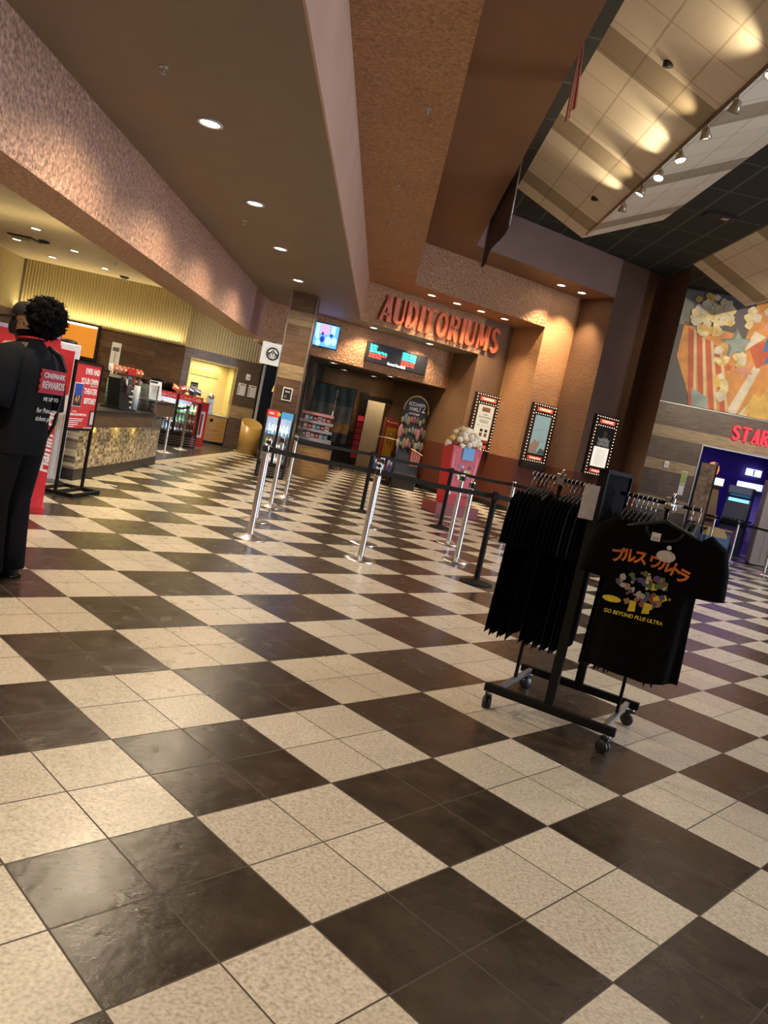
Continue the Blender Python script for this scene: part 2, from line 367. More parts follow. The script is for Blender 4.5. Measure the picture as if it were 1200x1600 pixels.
def spot(name, loc, target, energy, col=(1, 0.78, 0.5), angle=70, blend=0.6, size=0.05):
    l = bpy.data.lights.new(name, 'SPOT'); l.energy = energy; l.color = col; l.spot_size = R(angle); l.spot_blend = blend; l.shadow_soft_size = size
    o = bpy.data.objects.new(name, l); COL.objects.link(o); o.location = loc
    o.rotation_euler = (Vector(target)-Vector(loc)).to_track_quat('-Z', 'Y').to_euler(); return o
def area(name, loc, target, sx, sy, energy, col=(1, 1, 1), spread=180):
    l = bpy.data.lights.new(name, 'AREA'); l.shape = 'RECTANGLE'; l.size = sx; l.size_y = sy; l.energy = energy; l.color = col; l.spread = R(spread)
    o = bpy.data.objects.new(name, l); COL.objects.link(o); o.location = loc
    o.rotation_euler = (Vector(target)-Vector(loc)).to_track_quat('-Z', 'Y').to_euler(); return o

# ------------------------------------------------------------------ setting
TX, TY = 0.8746, 0.4848
RZP = math.atan2(TY, TX)
def pf(s, d): return (-0.95+TX*s-TY*d, 18.29+TY*s+TX*d)
D0, D1, D2, D3 = -2.316, -1.198, 0.0, 1.112
J0, J1, J2 = 5.29, 4.35, 3.43
YF = -6.5
struct(MB().box(2.5, 12, -0.1, 26, 38, 0.2, FLOOR), 'floor')
struct(MB().prism([(-9.6, 13.6), (-3.68, 13.6), (-3.62, 20.2), (-3.75, 21.2), (-5.31, 20.28), (-9.6, 20.28)], 0.0, 0.004, DARKT), 'floor_concession')
struct(MB().prism([(-3.78, 13.4), (-3.58, 13.4), (-3.36, 20.15), (-3.58, 20.15)], 0.0, 0.006, STRIP), 'trim_1')

low = [(-3.08, YF), (-0.94, YF), (-0.94, 18.2955), pf(J2, D2), pf(J2, D3), pf(-1.822, D3)]
struct(MB().prism(low, 3.7, 4.6, BRN, side=STUC), 'ceiling_lower')
struct(MB().box(-0.93, (YF+18.28)/2, 4.15, 0.02, 18.28-YF, 0.9, STEP), 'wall_step')
struct(MB().prism([(-0.94, YF), (0.11, YF), pf(0.548, D1), pf(J1, D1), pf(J1, D2), (-0.94, 18.2955)], 4.6, 5.52, STUC2, side=STUC), 'ceiling_middle')
PUR = plain('mauve brown paint', (0.26, 0.155, 0.12), 0.65, 0, 0.06, 2)
struct(MB().prism([(0.11, YF), (1.2, YF), pf(1.1745, D0), pf(J0, D0), pf(J0, D1), pf(0.548, D1)], 5.52, 6.4, BRN3, side=PUR), 'ceiling_upper')
struct(MB().prism([(1.2, YF), (15, YF), (15, 21), (1.2, 21)], 6.4, 6.5, DKGRID), 'ceiling_dark')
struct(MB().box(-3.365, (YF+18.2)/2, 3.24, 0.57, 18.2-YF, 0.92, stucco('rose stucco', (0.54, 0.33, 0.235), 27, 1.0, 0.45, 0.25, 0.48)), 'wall_soffit')
struct(MB().prism([pf(-1.9, D3), pf(J2, D3), pf(J2, D3+0.35), pf(-1.9, D3+0.35)], 2.75, 3.7, STUC), 'wall_fascia')
struct(MB().prism([(-9.7, YF), (-3.65, YF), (-3.65, 21.6), (-9.7, 21.6)], 3.7, 3.8, CREAM), 'ceiling_concession')
# portal pillars
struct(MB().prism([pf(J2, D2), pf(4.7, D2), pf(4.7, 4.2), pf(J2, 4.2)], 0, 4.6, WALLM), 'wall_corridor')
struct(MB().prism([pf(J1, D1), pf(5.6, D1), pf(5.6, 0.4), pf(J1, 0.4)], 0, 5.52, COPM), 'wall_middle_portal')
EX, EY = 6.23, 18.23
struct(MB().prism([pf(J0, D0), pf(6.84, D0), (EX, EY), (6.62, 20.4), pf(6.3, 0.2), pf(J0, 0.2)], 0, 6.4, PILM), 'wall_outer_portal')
# concession back walls
BRASS = plain('ledge moulding', (0.42, 0.33, 0.15), 0.4, 0.2)
m = MB().box(2.15, 0.1, 1.195, 4.3, 0.2, 2.39, WOODD).box(2.15, 0.1, 3.045, 4.3, 0.2, 1.31, YEL).box(2.15, -0.015, 2.40, 4.3, 0.03, 0.035, BRASS)
struct(m, 'wall_back', T(-9.6, 20.3, 0))
m = MB().box(7, -0.1, 1.195, 14, 0.2, 2.39, WOODG).box(7, -0.1, 3.045, 14, 0.2, 1.31, YEL)
struct(m, 'wall_left', T(-9.65, 6.5, 0, PI/2) @ Matrix.Translation((0, 0.2, 0)))
RW2 = R(30.5)
m = MB()
m.box(0.09, 0.1, 1.195, 0.18, 0.2, 2.39, WOODG).box(1.81, 0.1, 1.77, 0.68, 0.2, 1.24, WOODG).box(1.81, 0.1, 0.99, 0.68, 0.2, 0.32, WOODL).box(1.81, 0.1, 0.415, 0.68, 0.2, 0.83, WOODG)
m.box(0.825, 0.1, 2.26, 1.29, 0.2, 0.26, WOODG).box(1.06, 0.1, 3.045, 2.18, 0.2, 1.31, YEL)
NB = plain('niche plaster', (0.62, 0.52, 0.27), 0.5, 0, 0.05)
m.box(0.825, 0.66, 1.46, 1.29, 0.04, 1.34, NB).box(0.17, 0.42, 1.46, 0.02, 0.5, 1.34, NB).box(1.48, 0.42, 1.46, 0.02, 0.5, 1.34, NB).box(0.825, 0.42, 2.14, 1.29, 0.5, 0.02, NB)
for i in range(9): m.box(0.40+0.095*i, 0.63, 1.83, 0.085, 0.02, 0.15, plain('olive glass tile', (0.33, 0.33, 0.06), 0.25))
for a, b2, c2, d2 in ((0.18, 0.2, 0.79, 2.15), (1.45, 1.47, 0.79, 2.15)): m.box((a+b2)/2, -0.01, (c2+d2)/2, 0.03, 0.03, d2-c2, BRASS)
m.box(0.825, -0.01, 2.14, 1.29, 0.03, 0.03, BRASS)
struct(m, 'wall_niche', T(-5.31, 20.4, 0, RW2))
struct(MB().box(2.2, 0.02, 1.2, 0.07, 0.12, 2.4, PALE).box(2.14, -0.01, 1.2, 0.03, 0.04, 2.4, BLK), 'trim_2', T(-5.31, 20.4, 0, RW2))
# cafe opening and corridor
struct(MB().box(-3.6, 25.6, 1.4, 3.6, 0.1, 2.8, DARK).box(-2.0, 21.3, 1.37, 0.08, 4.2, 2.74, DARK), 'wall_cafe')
m = MB()
CORW = stucco('corridor brown', (0.22, 0.12, 0.055), 40, 0.2, 0.65, 0.1, 0.2)
m.box(-1.24, 23.5, 1.5, 1.44, 0.2, 3.0, CORW).box(-0.14, 23.5, 2.62, 0.76, 0.2, 0.74, CORW).box(-0.14, 23.42, 2.18, 0.76, 0.3, 0.13, BLK)
struct(m, 'wall_far')
struct(MB().box(0.5, 25.2, 1.4, 3.4, 0.1, 2.8, CREAM).box(-1.1, 24.4, 1.4, 0.1, 1.6, 2.8, CREAM).box(2.1, 24.6, 1.4, 0.1, 1.2, 2.8, CREAM), 'wall_hallway')
struct(MB().prism([pf(-1.9, D3+0.35), pf(J2, D3+0.35), (0.3, 25.8), (-3.5, 25.8), (-3.42, 21.6)], 2.80, 2.9, grid_ceiling('corridor ceiling grid', (0.10, 0.085, 0.06), (0.03, 0.03, 0.025), 1.2, 1.2, 0.03)), 'ceiling_corridor')
# column
m = MB()
for z0, z1, mt in ((0, 0.83, WOODD), (0.83, 1.13, WOODL), (1.13, 1.97, WOODD), (1.97, 2.26, WOODL), (2.26, 3.06, WOODD), (3.06, 3.32, WOODL), (3.32, 3.7, WOODD)):
    m.box(0, 0.25, (z0+z1)/2, 0.52, 0.5, z1-z0, mt)
for x in (-0.262, 0.262): m.box(x, -0.003, 1.85, 0.022, 0.022, 3.7, STEEL)
struct(m, 'wall_column', T(-1.995, 16.0, 0))
# arcade wall
RZS = R(-10.0); SX, SY = 7.03, 20.06
def AW(x, y=0, z=0, rz=0): return T(SX, SY, 0, RZS) @ T(x, y, z, rz)
m = MB()
for z0, z1, mt in ((2.95, 3.53, WOODG), (2.66, 2.95, WOODL)): m.box(3.25, 0.1, (z0+z1)/2, 7.5, 0.2, z1-z0, mt)
for z0, z1, mt in ((0, 0.83, WOODG), (0.83, 1.13, WOODL), (1.13, 1.82, WOODG), (1.82, 2.09, WOODL), (2.09, 2.66, WOODG)):
    m.box(0.305, 0.1, (z0+z1)/2, 1.61, 0.2, z1-z0, mt); m.box(6.0, 0.1, (z0+z1)/2, 2.0, 0.2, z1-z0, mt)
m.box(3.25, 0.1, 4.97, 7.5, 0.2, 2.88, plain('slate blue plaster', (0.11, 0.10, 0.10), 0.6))
m.box(1.12, -0.012, 1.33, 0.035, 0.03, 2.66, STEEL).box(3.05, -0.012, 2.645, 3.9, 0.03, 0.035, STEEL).box(3.25, -0.008, 3.535, 7.5, 0.02, 0.015, STEEL)
struct(m, 'wall_arcade', AW(0))
VIO = plain('violet arcade paint', (0.055, 0.02, 0.22), 0.6, 0, 0.08, 3)
m = MB().box(3, 6.1, 1.6, 7.6, 0.1, 3.2, VIO).box(-0.7, 3.2, 1.6, 0.1, 6, 3.2, VIO).box(6.8, 3.2, 1.6, 0.1, 6, 3.2, VIO).box(3, 3.2, 3.25, 7.6, 6, 0.1, VIO)
struct(m, 'wall_arcade_room', AW(0))
# vault beams hanging under the dark ceiling (V section, crease lowest)
def vault(y0, y1, xl, xc, xr):
    L = T(0, 0, 0, PI/2)           # local x = world y, local y = -world x
    m = MB(); a, b2, c2 = (-xl, 6.4), (-xc, 5.75), (-xr, 6.4)
    vs = [(y, p[0], p[1]) for y in (y0, y1) for p in (a, b2, c2)]
    m.add(vs, [(0, 1, 4, 3), (1, 2, 5, 4), (3, 4, 5), (0, 2, 1)], VB)
    return struct(m, 'ceiling_vault', L)
vault(YF, 15.5, 1.63, 3.07, 4.52); vault(YF, 17.95, 6.13, 7.52, 8.95)
# enclosure behind and beside the camera, with the glazed entrance on the right
struct(MB().box(2.6, YF-0.1, 3.25, 25, 0.2, 6.5, CORW), 'wall_front')
m = MB().box(14.9, 16.0, 3.25, 0.2, 11, 6.5, CORW).box(14.9, -4.8, 3.25, 0.2, 3.6, 6.5, CORW).box(14.9, 3.75, 4.85, 0.2, 13.5, 3.3, CORW)
struct(m, 'wall_right')
m = MB().box(14.9, 3.75, 1.6, 0.02, 13.5, 3.2, glass('window glass'))
for i in range(8): m.box(14.9, -3+13.5*i/7, 1.6, 0.08, 0.06, 3.2, STEEL)
m.box(14.9, 3.75, 2.2, 0.08, 13.5, 0.06, STEEL)
struct(m, 'window_1')
struct(MB().box(-9.75, 0, 3.25, 0.2, 13, 6.5, CORW), 'wall_left_front')

# ------------------------------------------------------------------ lamps in the ceilings
def can_root():
    t = thing('recessed_ceiling_light', None, 'ceiling light')
    MB().lathe([(0.115, 0.0), (0.115, -0.012), (0.092, -0.014), (0.088, -0.002)], PALE, 24).build('trim_ring', t)
    MB().lathe([(0.0, -0.004), (0.088, -0.004)], LAMP, 24).build('lens', t); return t
can = can_root(); can_used = [False]
def put_can(x, y, z, label, group, watt, col=(1, 0.76, 0.48), angle=105, tilt=(0, 0), blend=0.7):
    if can_used[0]: again(can, (x, y, z), 0, label, group)
    else: can.location = (x, y, z); can['label'] = label; can['group'] = group; can_used[0] = True
    if watt: spot('can_or_fill_beam', (x, y, z-0.03), (x+tilt[0], y+tilt[1], z-1), watt, col, angle, blend, 0.07)
nth = ['nearest', 'second nearest', 'third nearest', 'farthest']
for i, y in enumerate((7.2, 9.68, 12.06, 14.62)):
    put_can(-2.01, y, 3.7, nth[i]+' can light in the flat brown ceiling beside the rose soffit', 'cans along the brown ceiling', 230, (1, 0.80, 0.56), 150)
for i, y in enumerate((-4.9, -2.5, -0.1, 2.3, 4.75)): spot('can_or_fill_beam', (-2.01, y, 3.66), (-2.01, y, 0), 165, (1, 0.8, 0.56), 150, 0.7, 0.07)
for i, s in enumerate((0.70, 2.34)):
    x, y = pf(s, 0.62); put_can(x, y, 3.7, ('left' if i == 0 else 'right')+' can light between the big letters and the showtime board', 'cans above the showtime board', 130, (1, 0.77, 0.5), 120, (-0.1*i, 0.2))
for i, s in enumerate((1.342, 2.067, 2.776, 3.507)):
    x, y = pf(s, -0.66); put_can(x, y, 4.6, ['leftmost', 'second', 'third', 'rightmost'][i]+' can light in the row just above the big red letters', 'cans above the red letters', 170, (1, 0.77, 0.5), 110)
for i, s in enumerate((4.10, 4.76)):
    x, y = pf(s, -1.75); put_can(x, y, 5.52, ('left' if i == 0 else 'right')+' can light of the pair high above the middle poster case', 'cans high over the poster wall', 420, (1, 0.74, 0.44), 85, (0, 0.12))
for i, (x, y, lb) in enumerate(((-1.55, 20.9, 'can light in the corridor ceiling nearest the striped column'), (-1.35, 22.9, 'can light above the dark hanging banner'), (-0.48, 22.9, 'can light in the middle of the corridor ceiling'), (0.0, 21.48, 'can light in the corridor ceiling nearest the round-topped standee'))):
    put_can(x, y, 2.80, lb, 'cans in the corridor ceiling', 22, (1, 0.66, 0.34), 110)
for i, (x, y, lb) in enumerate(((-7.1, 15.2, 'nearest can light of the right row over the food counter'), (-8.4, 17.2, 'can light of the left row over the food counter, beside the dark vent'), (-7.1, 17.05, 'middle can light of the right row over the food counter'), (-8.35, 18.9, 'far can light of the left row over the food counter'), (-7.1, 18.9, 'far can light of the right row over the food counter'))):
    put_can(x, y, 3.7, lb, 'cans over the food counter', 120, (1, 0.80, 0.52), 120)
for x, y in ((-5.4, 9), (-5.4, 12), (-7.3, 12), (-5.2, 15.5), (-5.4, 6), (-4.6, 18.0), (-3.9, 19.2)): spot('can_or_fill_beam', (x, y, 3.66), (x, y, 0), 150, (1, 0.8, 0.52), 130, 0.7, 0.07)
spot('can_or_fill_beam', (-3.95, 18.9, 3.66), (-4.2, 20.2, 1.2), 95, (1, 0.88, 0.74), 130, 0.8, 0.07)  # added fill beam with no can, brightens the wall beside the niche
# cove light on the ledge washing the yellow panels from below
area('ledge_wash', (-7.5, 20.16, 2.45), (-7.5, 20.28, 3.6), 4.2, 0.05, 26, (1, 0.84, 0.45))
area('ledge_wash', (-9.5, 14.0, 2.45), (-9.62, 14.0, 3.6), 0.05, 11, 45, (1, 0.84, 0.45))
area('niche_lamp', (-4.85, 21.0, 2.1), (-4.9, 21.05, 0.8), 0.9, 0.12, 16, (1, 0.85, 0.4))
spot('hall_lamp', (-0.1, 24.6, 2.8), (-0.1, 25.0, 0), 90, (1, 0.82, 0.55), 150)
spot('cafe_lamp', (-3.3, 22.6, 2.7), (-3.3, 23.4, 0), 30, (1, 0.62, 0.28), 120)
# high bay lamps of the tall hall (over and behind the camera) and the daylight entrance
for x, y, w in ((5.3, -3.5, 250), (5.3, 1.5, 230), (5.3, 6.0, 270), (5.3, 10.5, 420), (5.0, 14.5, 420), (10.5, 0, 300), (10.5, 6, 380), (10.5, 12, 520)):
    spot('high_bay', (x, y, 6.3), (x, y, 0), w, (1, 0.88, 0.72), 120, 0.8, 0.12)
area('entrance_daylight', (14.7, 3.75, 1.6), (0, 3.75, 1.0), 3.0, 13.3, 2400, (0.70, 0.80, 1.0))
area('arcade_violet', tuple((AW(2.8, 3.0, 3.1)).translation), tuple((AW(2.8, 3.2, 0)).translation), 3, 3, 45, (0.35, 0.25, 1.0))
for x, y, tx in ((7.4, 14.2, 0.9), (7.5, 13.2, 2.6), (7.6, 12.2, 4.4)):
    spot('mural_beam', (x, y, 5.6), tuple(AW(tx, 0, 4.3).translation), 380, (1, 0.84, 0.6), 62, 0.8, 0.05)
w = bpy.data.worlds.new('world'); SC.world = w; w.use_nodes = True
w.node_tree.nodes['Background'].inputs[0].default_value = (0.55, 0.68, 0.95, 1); w.node_tree.nodes['Background'].inputs[1].default_value = 0.6

# ------------------------------------------------------------------ queue posts
def stanchion(metal, dark, name='stanchion_post'):
    t = thing(name, None, 'stanchion')
    mt = BLKM if dark else metal
    MB().lathe([(0.178, 0.0), (0.178, 0.008), (0.165, 0.018), (0.10, 0.03), (0.05, 0.042), (0.036, 0.05)], BLKM if dark else STEEL if False else metal, 32).build('base', t)
    pts = []
    m = MB(); n = 24
    prof = []
    for z in (0.045, 0.90):
        ring = []
        for k in range(n):
            a = 2*PI*k/n; r = 0.0315
            ring.append((r*math.cos(a), r*math.sin(a), z))
        prof.append(ring)
    m.add(prof[0]+prof[1], [(k, (k+1) % n, n+(k+1) % n, n+k) for k in range(n)], mt, None, True)
    m.build('post', t)
    MB().lathe([(0.030, 0.90), (0.036, 0.905), (0.036, 0.985), (0.03, 0.995), (0, 0.996)], BLKM if dark else metal, 20).box(0, 0.034, 0.945, 0.045, 0.012, 0.062, BLK).box(0, -0.034, 0.945, 0.045, 0.012, 0.062, BLK).box(0.034, 0, 0.945, 0.012, 0.045, 0.062, BLK).box(-0.034, 0, 0.945, 0.012, 0.045, 0.062, BLK).build('belt_head', t)
    return t
proto_s, proto_b = stanchion(CHR, False), stanchion(BLKM, True)
first = {'s': True, 'b': True}
def put_post(kind, x, y, label, group, rz=0.0):
    p = proto_s if kind == 's' else proto_b
    if first[kind]:
        first[kind] = False; p.location = (x, y, 0); p.rotation_euler = (0, 0, rz); p['label'] = label; p['group'] = group; return p
    return again(p, (x, y, 0), rz, label, group)
def belt(a, b2, parent, sag=0.012):
    """a belt drawn out of its post's head: local to that post (posts unrotated)"""
    d = Vector((b2[0]-a[0], b2[1]-a[1], 0)); L = d.length; d.normalize(); n = Vector((-d.y, d.x, 0)); s0, s1 = 0.042, L-0.042
    N = 10; vs = []
    for i in range(N+1):
        f = i/N; p = d*(s0+(s1-s0)*f); z = 0.945 - sag*4*f*(1-f)
        for o, dz in ((-1, -1), (1, -1), (1, 1), (-1, 1)): vs.append((p.x+n.x*0.0015*o, p.y+n.y*0.0015*o, z+dz*0.025))
    fs = [(i*4+k, i*4+(k+1) % 4, i*4+4+(k+1) % 4, i*4+4+k) for i in range(N) for k in range(4)]
    o = MB().add(vs, fs, BELT).build('belt', parent)
    return o
GP = 'queue posts in front of the auditoriums'
P = {}
for key, k, x, y, lb in (
    ('a1', 's', -1.093, 8.024, 'chrome queue post nearest of the left row, at the left end of the front belt'),
    ('a2', 's', -1.238, 9.272, 'chrome queue post second in the left row, half hidden by the nearest one'),
    ('a3', 's', -1.276, 10.848, 'chrome queue post third in the left row, without a belt to its left'),
    ('a4', 's', -1.257, 12.386, 'chrome queue post farthest of the left row, in front of the candy kiosk'),
    ('m1', 's', 0.076, 8.089, 'chrome queue post nearest of the middle row, joined to the front belt'),
    ('m2', 's', 0.085, 9.227, 'chrome queue post second in the middle row, right behind the nearest one'),
    ('m3', 's', 0.131, 10.853, 'chrome queue post third in the middle row, mostly hidden by those in front'),
    ('m4', 'b', -0.022, 12.551, 'black queue post at the far end of the middle row'),
    ('r4', 'b', 1.29, 12.697, 'black queue post just left of the giant popcorn bucket'),
    ('r3', 's', 1.271, 10.841, 'chrome queue post in front of the giant popcorn bucket, the farther of two'),
    ('r2', 's', 1.237, 9.385, 'chrome queue post in front of the giant popcorn bucket, the nearer of two'),
    ('r1', 'b', 1.331, 8.147, 'black queue post nearest the camera, left of the T-shirt rack'),
    ('f4', 's', 2.289, 12.435, 'chrome queue post half behind the left shirts of the rack')):
    P[key] = (put_post(k, x, y, lb, GP), (x, y))
def B(a, b2, sag=0.012): belt(P[a][1], P[b2][1], P[a][0], sag)
P['k1'] = (put_post('s', -4.172, 15.817, 'chrome queue post by the drink coolers, the nearer of two', 'queue posts at the food counter'), (-4.172, 15.817))
P['k2'] = (put_post('s', -4.23, 17.363, 'chrome queue post right in front of the right cooler door', 'queue posts at the food counter'), (-4.23, 17.363))
for key, x, y, lb in (('s1', 8.72, 18.147, 'chrome queue post at the arcade entrance with a belt running right'), ('s2', 8.793, 16.621, 'chrome queue post at the right edge, by the arcade entrance'), ('s3', 8.541, 19.04, 'chrome queue post behind the T-shirt rack, far side of the arcade entrance')):
    P[key] = (put_post('s', x, y, lb, 'queue posts at the arcade entrance'), (x, y))
B('a1', 'm1', 0.01); B('m1', 'r1', 0.015); B('a4', 'm4', 0.01); B('m4', 'r4', 0.01); B('r4', 'f4', 0.02); B('r2', 'r1', 0.05)
belt(P['r1'][1], (2.6, 8.3), P['r1'][0], 0.015); belt(P['f4'][1], (3.6, 11.2), P['f4'][0], 0.02)
B('k1', 'k2', 0.03); B('s1', 's2', 0.01); B('s3', 's1', 0.02)

# ------------------------------------------------------------------ T-shirt rack
RKX, RKY, RKZ = 1.34, 4.30, math.atan2(-0.35, 0.62)      # rack local x runs along the long base bars
rk = thing('garment_rack', 'black metal rolling T-shirt rack with four casters', 'clothes rack', (RKX, RKY, 0), RKZ)
POST = (-0.30, 0.30)
hx, hy = 0.335, 0.315
MB().box(0, -hy, 0.125, 2*hx+0.06, 0.035, 0.045, BLKM, None, 0.004).build('base_bar', rk)
MB().box(0, hy, 0.125, 2*hx+0.06, 0.035, 0.045, BLKM, None, 0.004).build('base_bar', rk)
for sx in (-1, 1):
    MB().box(sx*(hx-0.035), 0, 0.125, 0.028, 2*hy-0.03, 0.03, STEEL, None, 0.003).build('cross_bar', rk)
    MB().box(sx*(hx-0.035), 0, 0.70, 0.016, 0.022, 1.16, BLKM).build('arm_upright', rk)
for sy in (-1, 1):
    MB().box(0.0, sy*hy, 0.78, 0.05, 0.03, 1.30, BLKM, None, 0.003).build('upright', rk)
MB().box(0.0, 0, 1.27, 0.02, 2*hy-0.02, 0.30, CLOTH).box(0.0, 0, 1.425, 0.045, 2*hy+0.03, 0.022, BLKM).build('centre_panel', rk)
for sx in (-1, 1):
    MB().cyl((sx*0.04, 0, 1.325), (sx*0.47, 0, 1.325), 0.0105, BLKM).cyl((sx*(hx-0.035), 0, 1.26), (sx*(hx-0.035), 0, 1.325), 0.012, BLKM).build('hang_rail', rk)
    MB().box(sx*(hx-0.03), 0, 1.325, 0.05, 0.04, 0.07, CHR, None, 0.006).cyl((sx*(hx-0.03), -0.012, 1.33), (sx*(hx-0.03)+0.02, -0.05, 1.385), 0.006, CHR).build('rail_clamp', rk)
MB().cyl((0.37, -0.01, 1.325), (0.375, -0.48, 1.327), 0.008, CHR).blob((0.375, -0.485, 1.329), 0.011, CHR).build('face_out_arm', rk)
def caster(px, py, rz):
    c = MB().cyl((0, 0, 0.105), (0, 0, 0.075), 0.012, STEEL).box(0, 0.012, 0.082, 0.034, 0.05, 0.012, BLK).box(0, 0.028, 0.062, 0.03, 0.012, 0.03, BLK).build('caster', rk, T(px, py, 0, rz))
    for s in (-1, 1): MB().lathe([(0.0, -0.011), (0.030, -0.011), (0.035, -0.006), (0.035, 0.006), (0.030, 0.011), (0, 0.011)], BLK, 20, T(s*0.0125, 0.02, 0.035, 0, 0, PI/2)).build('wheel', c)
for px, py, rz in ((-hx, -hy, 0.4), (hx, -hy, 1.2), (-hx, hy, -0.6), (hx, hy, 2.0)): caster(px, py, rz)
MB().plate([(-0.045, -0.09), (0.045, -0.09), (0.045, 0.09), (-0.045, 0.09)], -0.002, 0.002, plain('pinkish card', (0.62, 0.58, 0.6), 0.6)).build('size_card', rk, T(-0.03, -0.345, 1.25, R(30)))

def shirt_body(m, mat, w, h, thick, seed, flare=1.0, M=None):
    rnd = random.Random(seed); ph = [rnd.uniform(0, 6.28) for _ in range(6)]
    hw = w/2; L = h
    def fn(u, v):
        a = 2*PI*u; ca, sa = math.cos(a), math.sin(a)
        wv = hw*(0.86+0.10*v*flare+0.02*math.sin(5*v+ph[0])) if v > 0.06 else hw*(0.80+v)
        th = thick*min(1, 0.25+v*2.2)*(1+0.25*math.sin(3*v+ph[1]))
        x = wv*(abs(ca)**0.8)*(1 if ca >= 0 else -1); y = th*(abs(sa)**0.7)*(1 if sa >= 0 else -1)
        fold = (0.6*thick*v*math.sin(7*ca+ph[2]+1.5*v)+0.3*thick*v*math.sin(15*ca+ph[3]))
        y += fold + 0.5*thick*v*math.sin(ph[4])
        slope = -0.085*(abs(x)/hw)**1.1*max(0, 1-v*4)
        z = -L*v + slope + (0.012*v*math.sin(4*ca+ph[5]))
        return (x, y, z)
    m.surf(fn, 40, 22, mat, M, wrap=True)
    for s in (-1, 1):
        pts = [(s*hw*0.70, 0, -0.055), (s*hw*0.90, 0, -0.11), (s*hw*1.00, 0.0, -0.20), (s*hw*1.05, 0, -0.29), (s*hw*1.06, 0, -0.32)]
        n = 18; rad = [0.06, 0.088, 0.085, 0.08, 0.078]
        vs = []
        for i, p in enumerate(pts):
            d = Vector(pts[min(i+1, 4)])-Vector(pts[max(i-1, 0)]); d.normalize(); nrm = Vector((-d.z*s, 0, d.x*s))
            for k in range(n):
                a = 2*PI*k/n
                q = Vector(p) + nrm*(rad[i]*math.cos(a)) + Vector((0, 1, 0))*(max(thick*1.0, 0.012)*math.sin(a)*(0.9+0.3*math.sin(2*a+ph[0])))
                vs.append(tuple(q))
        fs = [(i*n+k, i*n+(k+1) % n, (i+1)*n+(k+1) % n, (i+1)*n+k) for i in range(4) for k in range(n)] + [tuple(4*n+k for k in range(n))]
        m.add(vs, fs, mat, M, True)
    return m
def hanger(t, wid=0.40):
    h = MB()
    pts = [(-wid/2, 0, -0.07), (-wid*0.3, 0, -0.035), (-0.03, 0, -0.005), (0, 0, 0.004), (0.03, 0, -0.005), (wid*0.3, 0, -0.035), (wid/2, 0, -0.07)]
    h.tube(pts, [0.006, 0.009, 0.01, 0.012, 0.01, 0.009, 0.006], BLK, 8)
    o = h.build('hanger', t)
    a = [(0, 0, 0.0), (0, 0, 0.055)] + [(0.0265*math.sin(q)*1.0, 0, 0.074-0.0265*math.cos(q)) for q in [R(x) for x in range(20, 271, 25)]]
    MB().tube(a, 0.0024, CHR, 6).build('hook', o); return o
shirts = []
for k in range(3):
    t = thing('t_shirt', 'x', 'T-shirt')
    b = shirt_body(MB(), CLOTH if k < 2 else NAVY, 0.50, 0.84, 0.0058, 11+k).build('shirt_fabric', t)
    hanger(t); shirts.append(t)
used = [False]*3
def put_shirt(k, lx, ly, rz, label, group, z=1.239):
    p = rk.matrix_world if False else (T(RKX, RKY, 0, RKZ) @ Vector((lx, ly, z)))
    if not used[k]:
        used[k] = True; s = shirts[k]; s.location = p; s.rotation_euler = (0, 0, RKZ+rz); s['label'] = label; s['group'] = group; return s
    return again(shirts[k], p, RKZ+rz, label, group)
LB = 'black T-shirt hanging edge-on between its neighbours on the left rail of the rack'
for i in range(15):
    x = -0.465 + i*0.024; x += 0.062 if x > -0.338 else 0.0; k = 2 if i in (11, 13) else (i % 2)
    lb = 'leftmost black T-shirt on the left rail of the rack, its sleeve sticking out left' if i == 0 else ('navy T-shirt edge-on near the right end of the left rail' if k == 2 else LB)
    put_shirt(k, x, random.uniform(-0.004, 0.004), PI/2, lb, 'T-shirts on the left rail')
for i in range(9):
    x = 0.085 + i*0.026 if i < 7 else 0.425+0.04*(i-7); k = 2 if i in (1, 8) else (i % 2)
    lb = ('navy T-shirt edge-on on the right rail, left of the printed shirt' if i == 1 else 'navy T-shirt at the right end of the right rail, behind the printed shirt') if k == 2 else 'black T-shirt hanging edge-on on the right rail behind the printed shirt'
    put_shirt(k, x, random.uniform(-0.004, 0.004), PI/2, lb, 'T-shirts on the right rail')
# the printed shirt on the face-out arm
ps = thing('t_shirt', 'black T-shirt with orange foreign lettering and a colourful print, facing the camera', 'T-shirt')
shirt_body(MB(), CLOTH, 0.50, 0.77, 0.026, 40, 0.5).build('shirt_fabric', ps); hanger(ps, 0.42)
pc = T(RKX, RKY, 0, RKZ) @ Vector((0.375, -0.455, 1.24)); ps.location = pc; ps.rotation_euler = (0, 0, R(-14))
neck = MB().tube([(0.085*math.cos(a), -0.012-0.016*math.sin(a)*0.6, -0.035+0.055*math.sin(a)*-1) for a in [PI*q/12 for q in range(13)]], 0.007, plain('ribbed collar', (0.012, 0.012, 0.014), 0.95), 6).build('collar', ps)
pr = MB(); rnd = random.Random(3)
ypr = -0.044
JP = plain('orange flame ink', (0.62, 0.16, 0.02), 0.6, 0, 0.35, 14)
for i, (chs, cx, cz, rot, sz) in enumerate((('プ', -0.155, -0.215, 8, .07), ('ル', -0.105, -0.205, 4, .07), ('ス', -0.05, -0.203, 2, .07), ('ウ', 0.02, -0.205, -3, .07), ('ル', 0.072, -0.213, -8, .07), ('ト', 0.115, -0.224, -12, .07), ('ラ', 0.155, -0.243, -16, .07))):
    pr.text(chs, 0, 0, sz*1.05, JP, 0, 0.001, 'CENTER', 0.9, 0.0028, 0, T(cx, ypr, cz, 0, 0, R(-rot)))
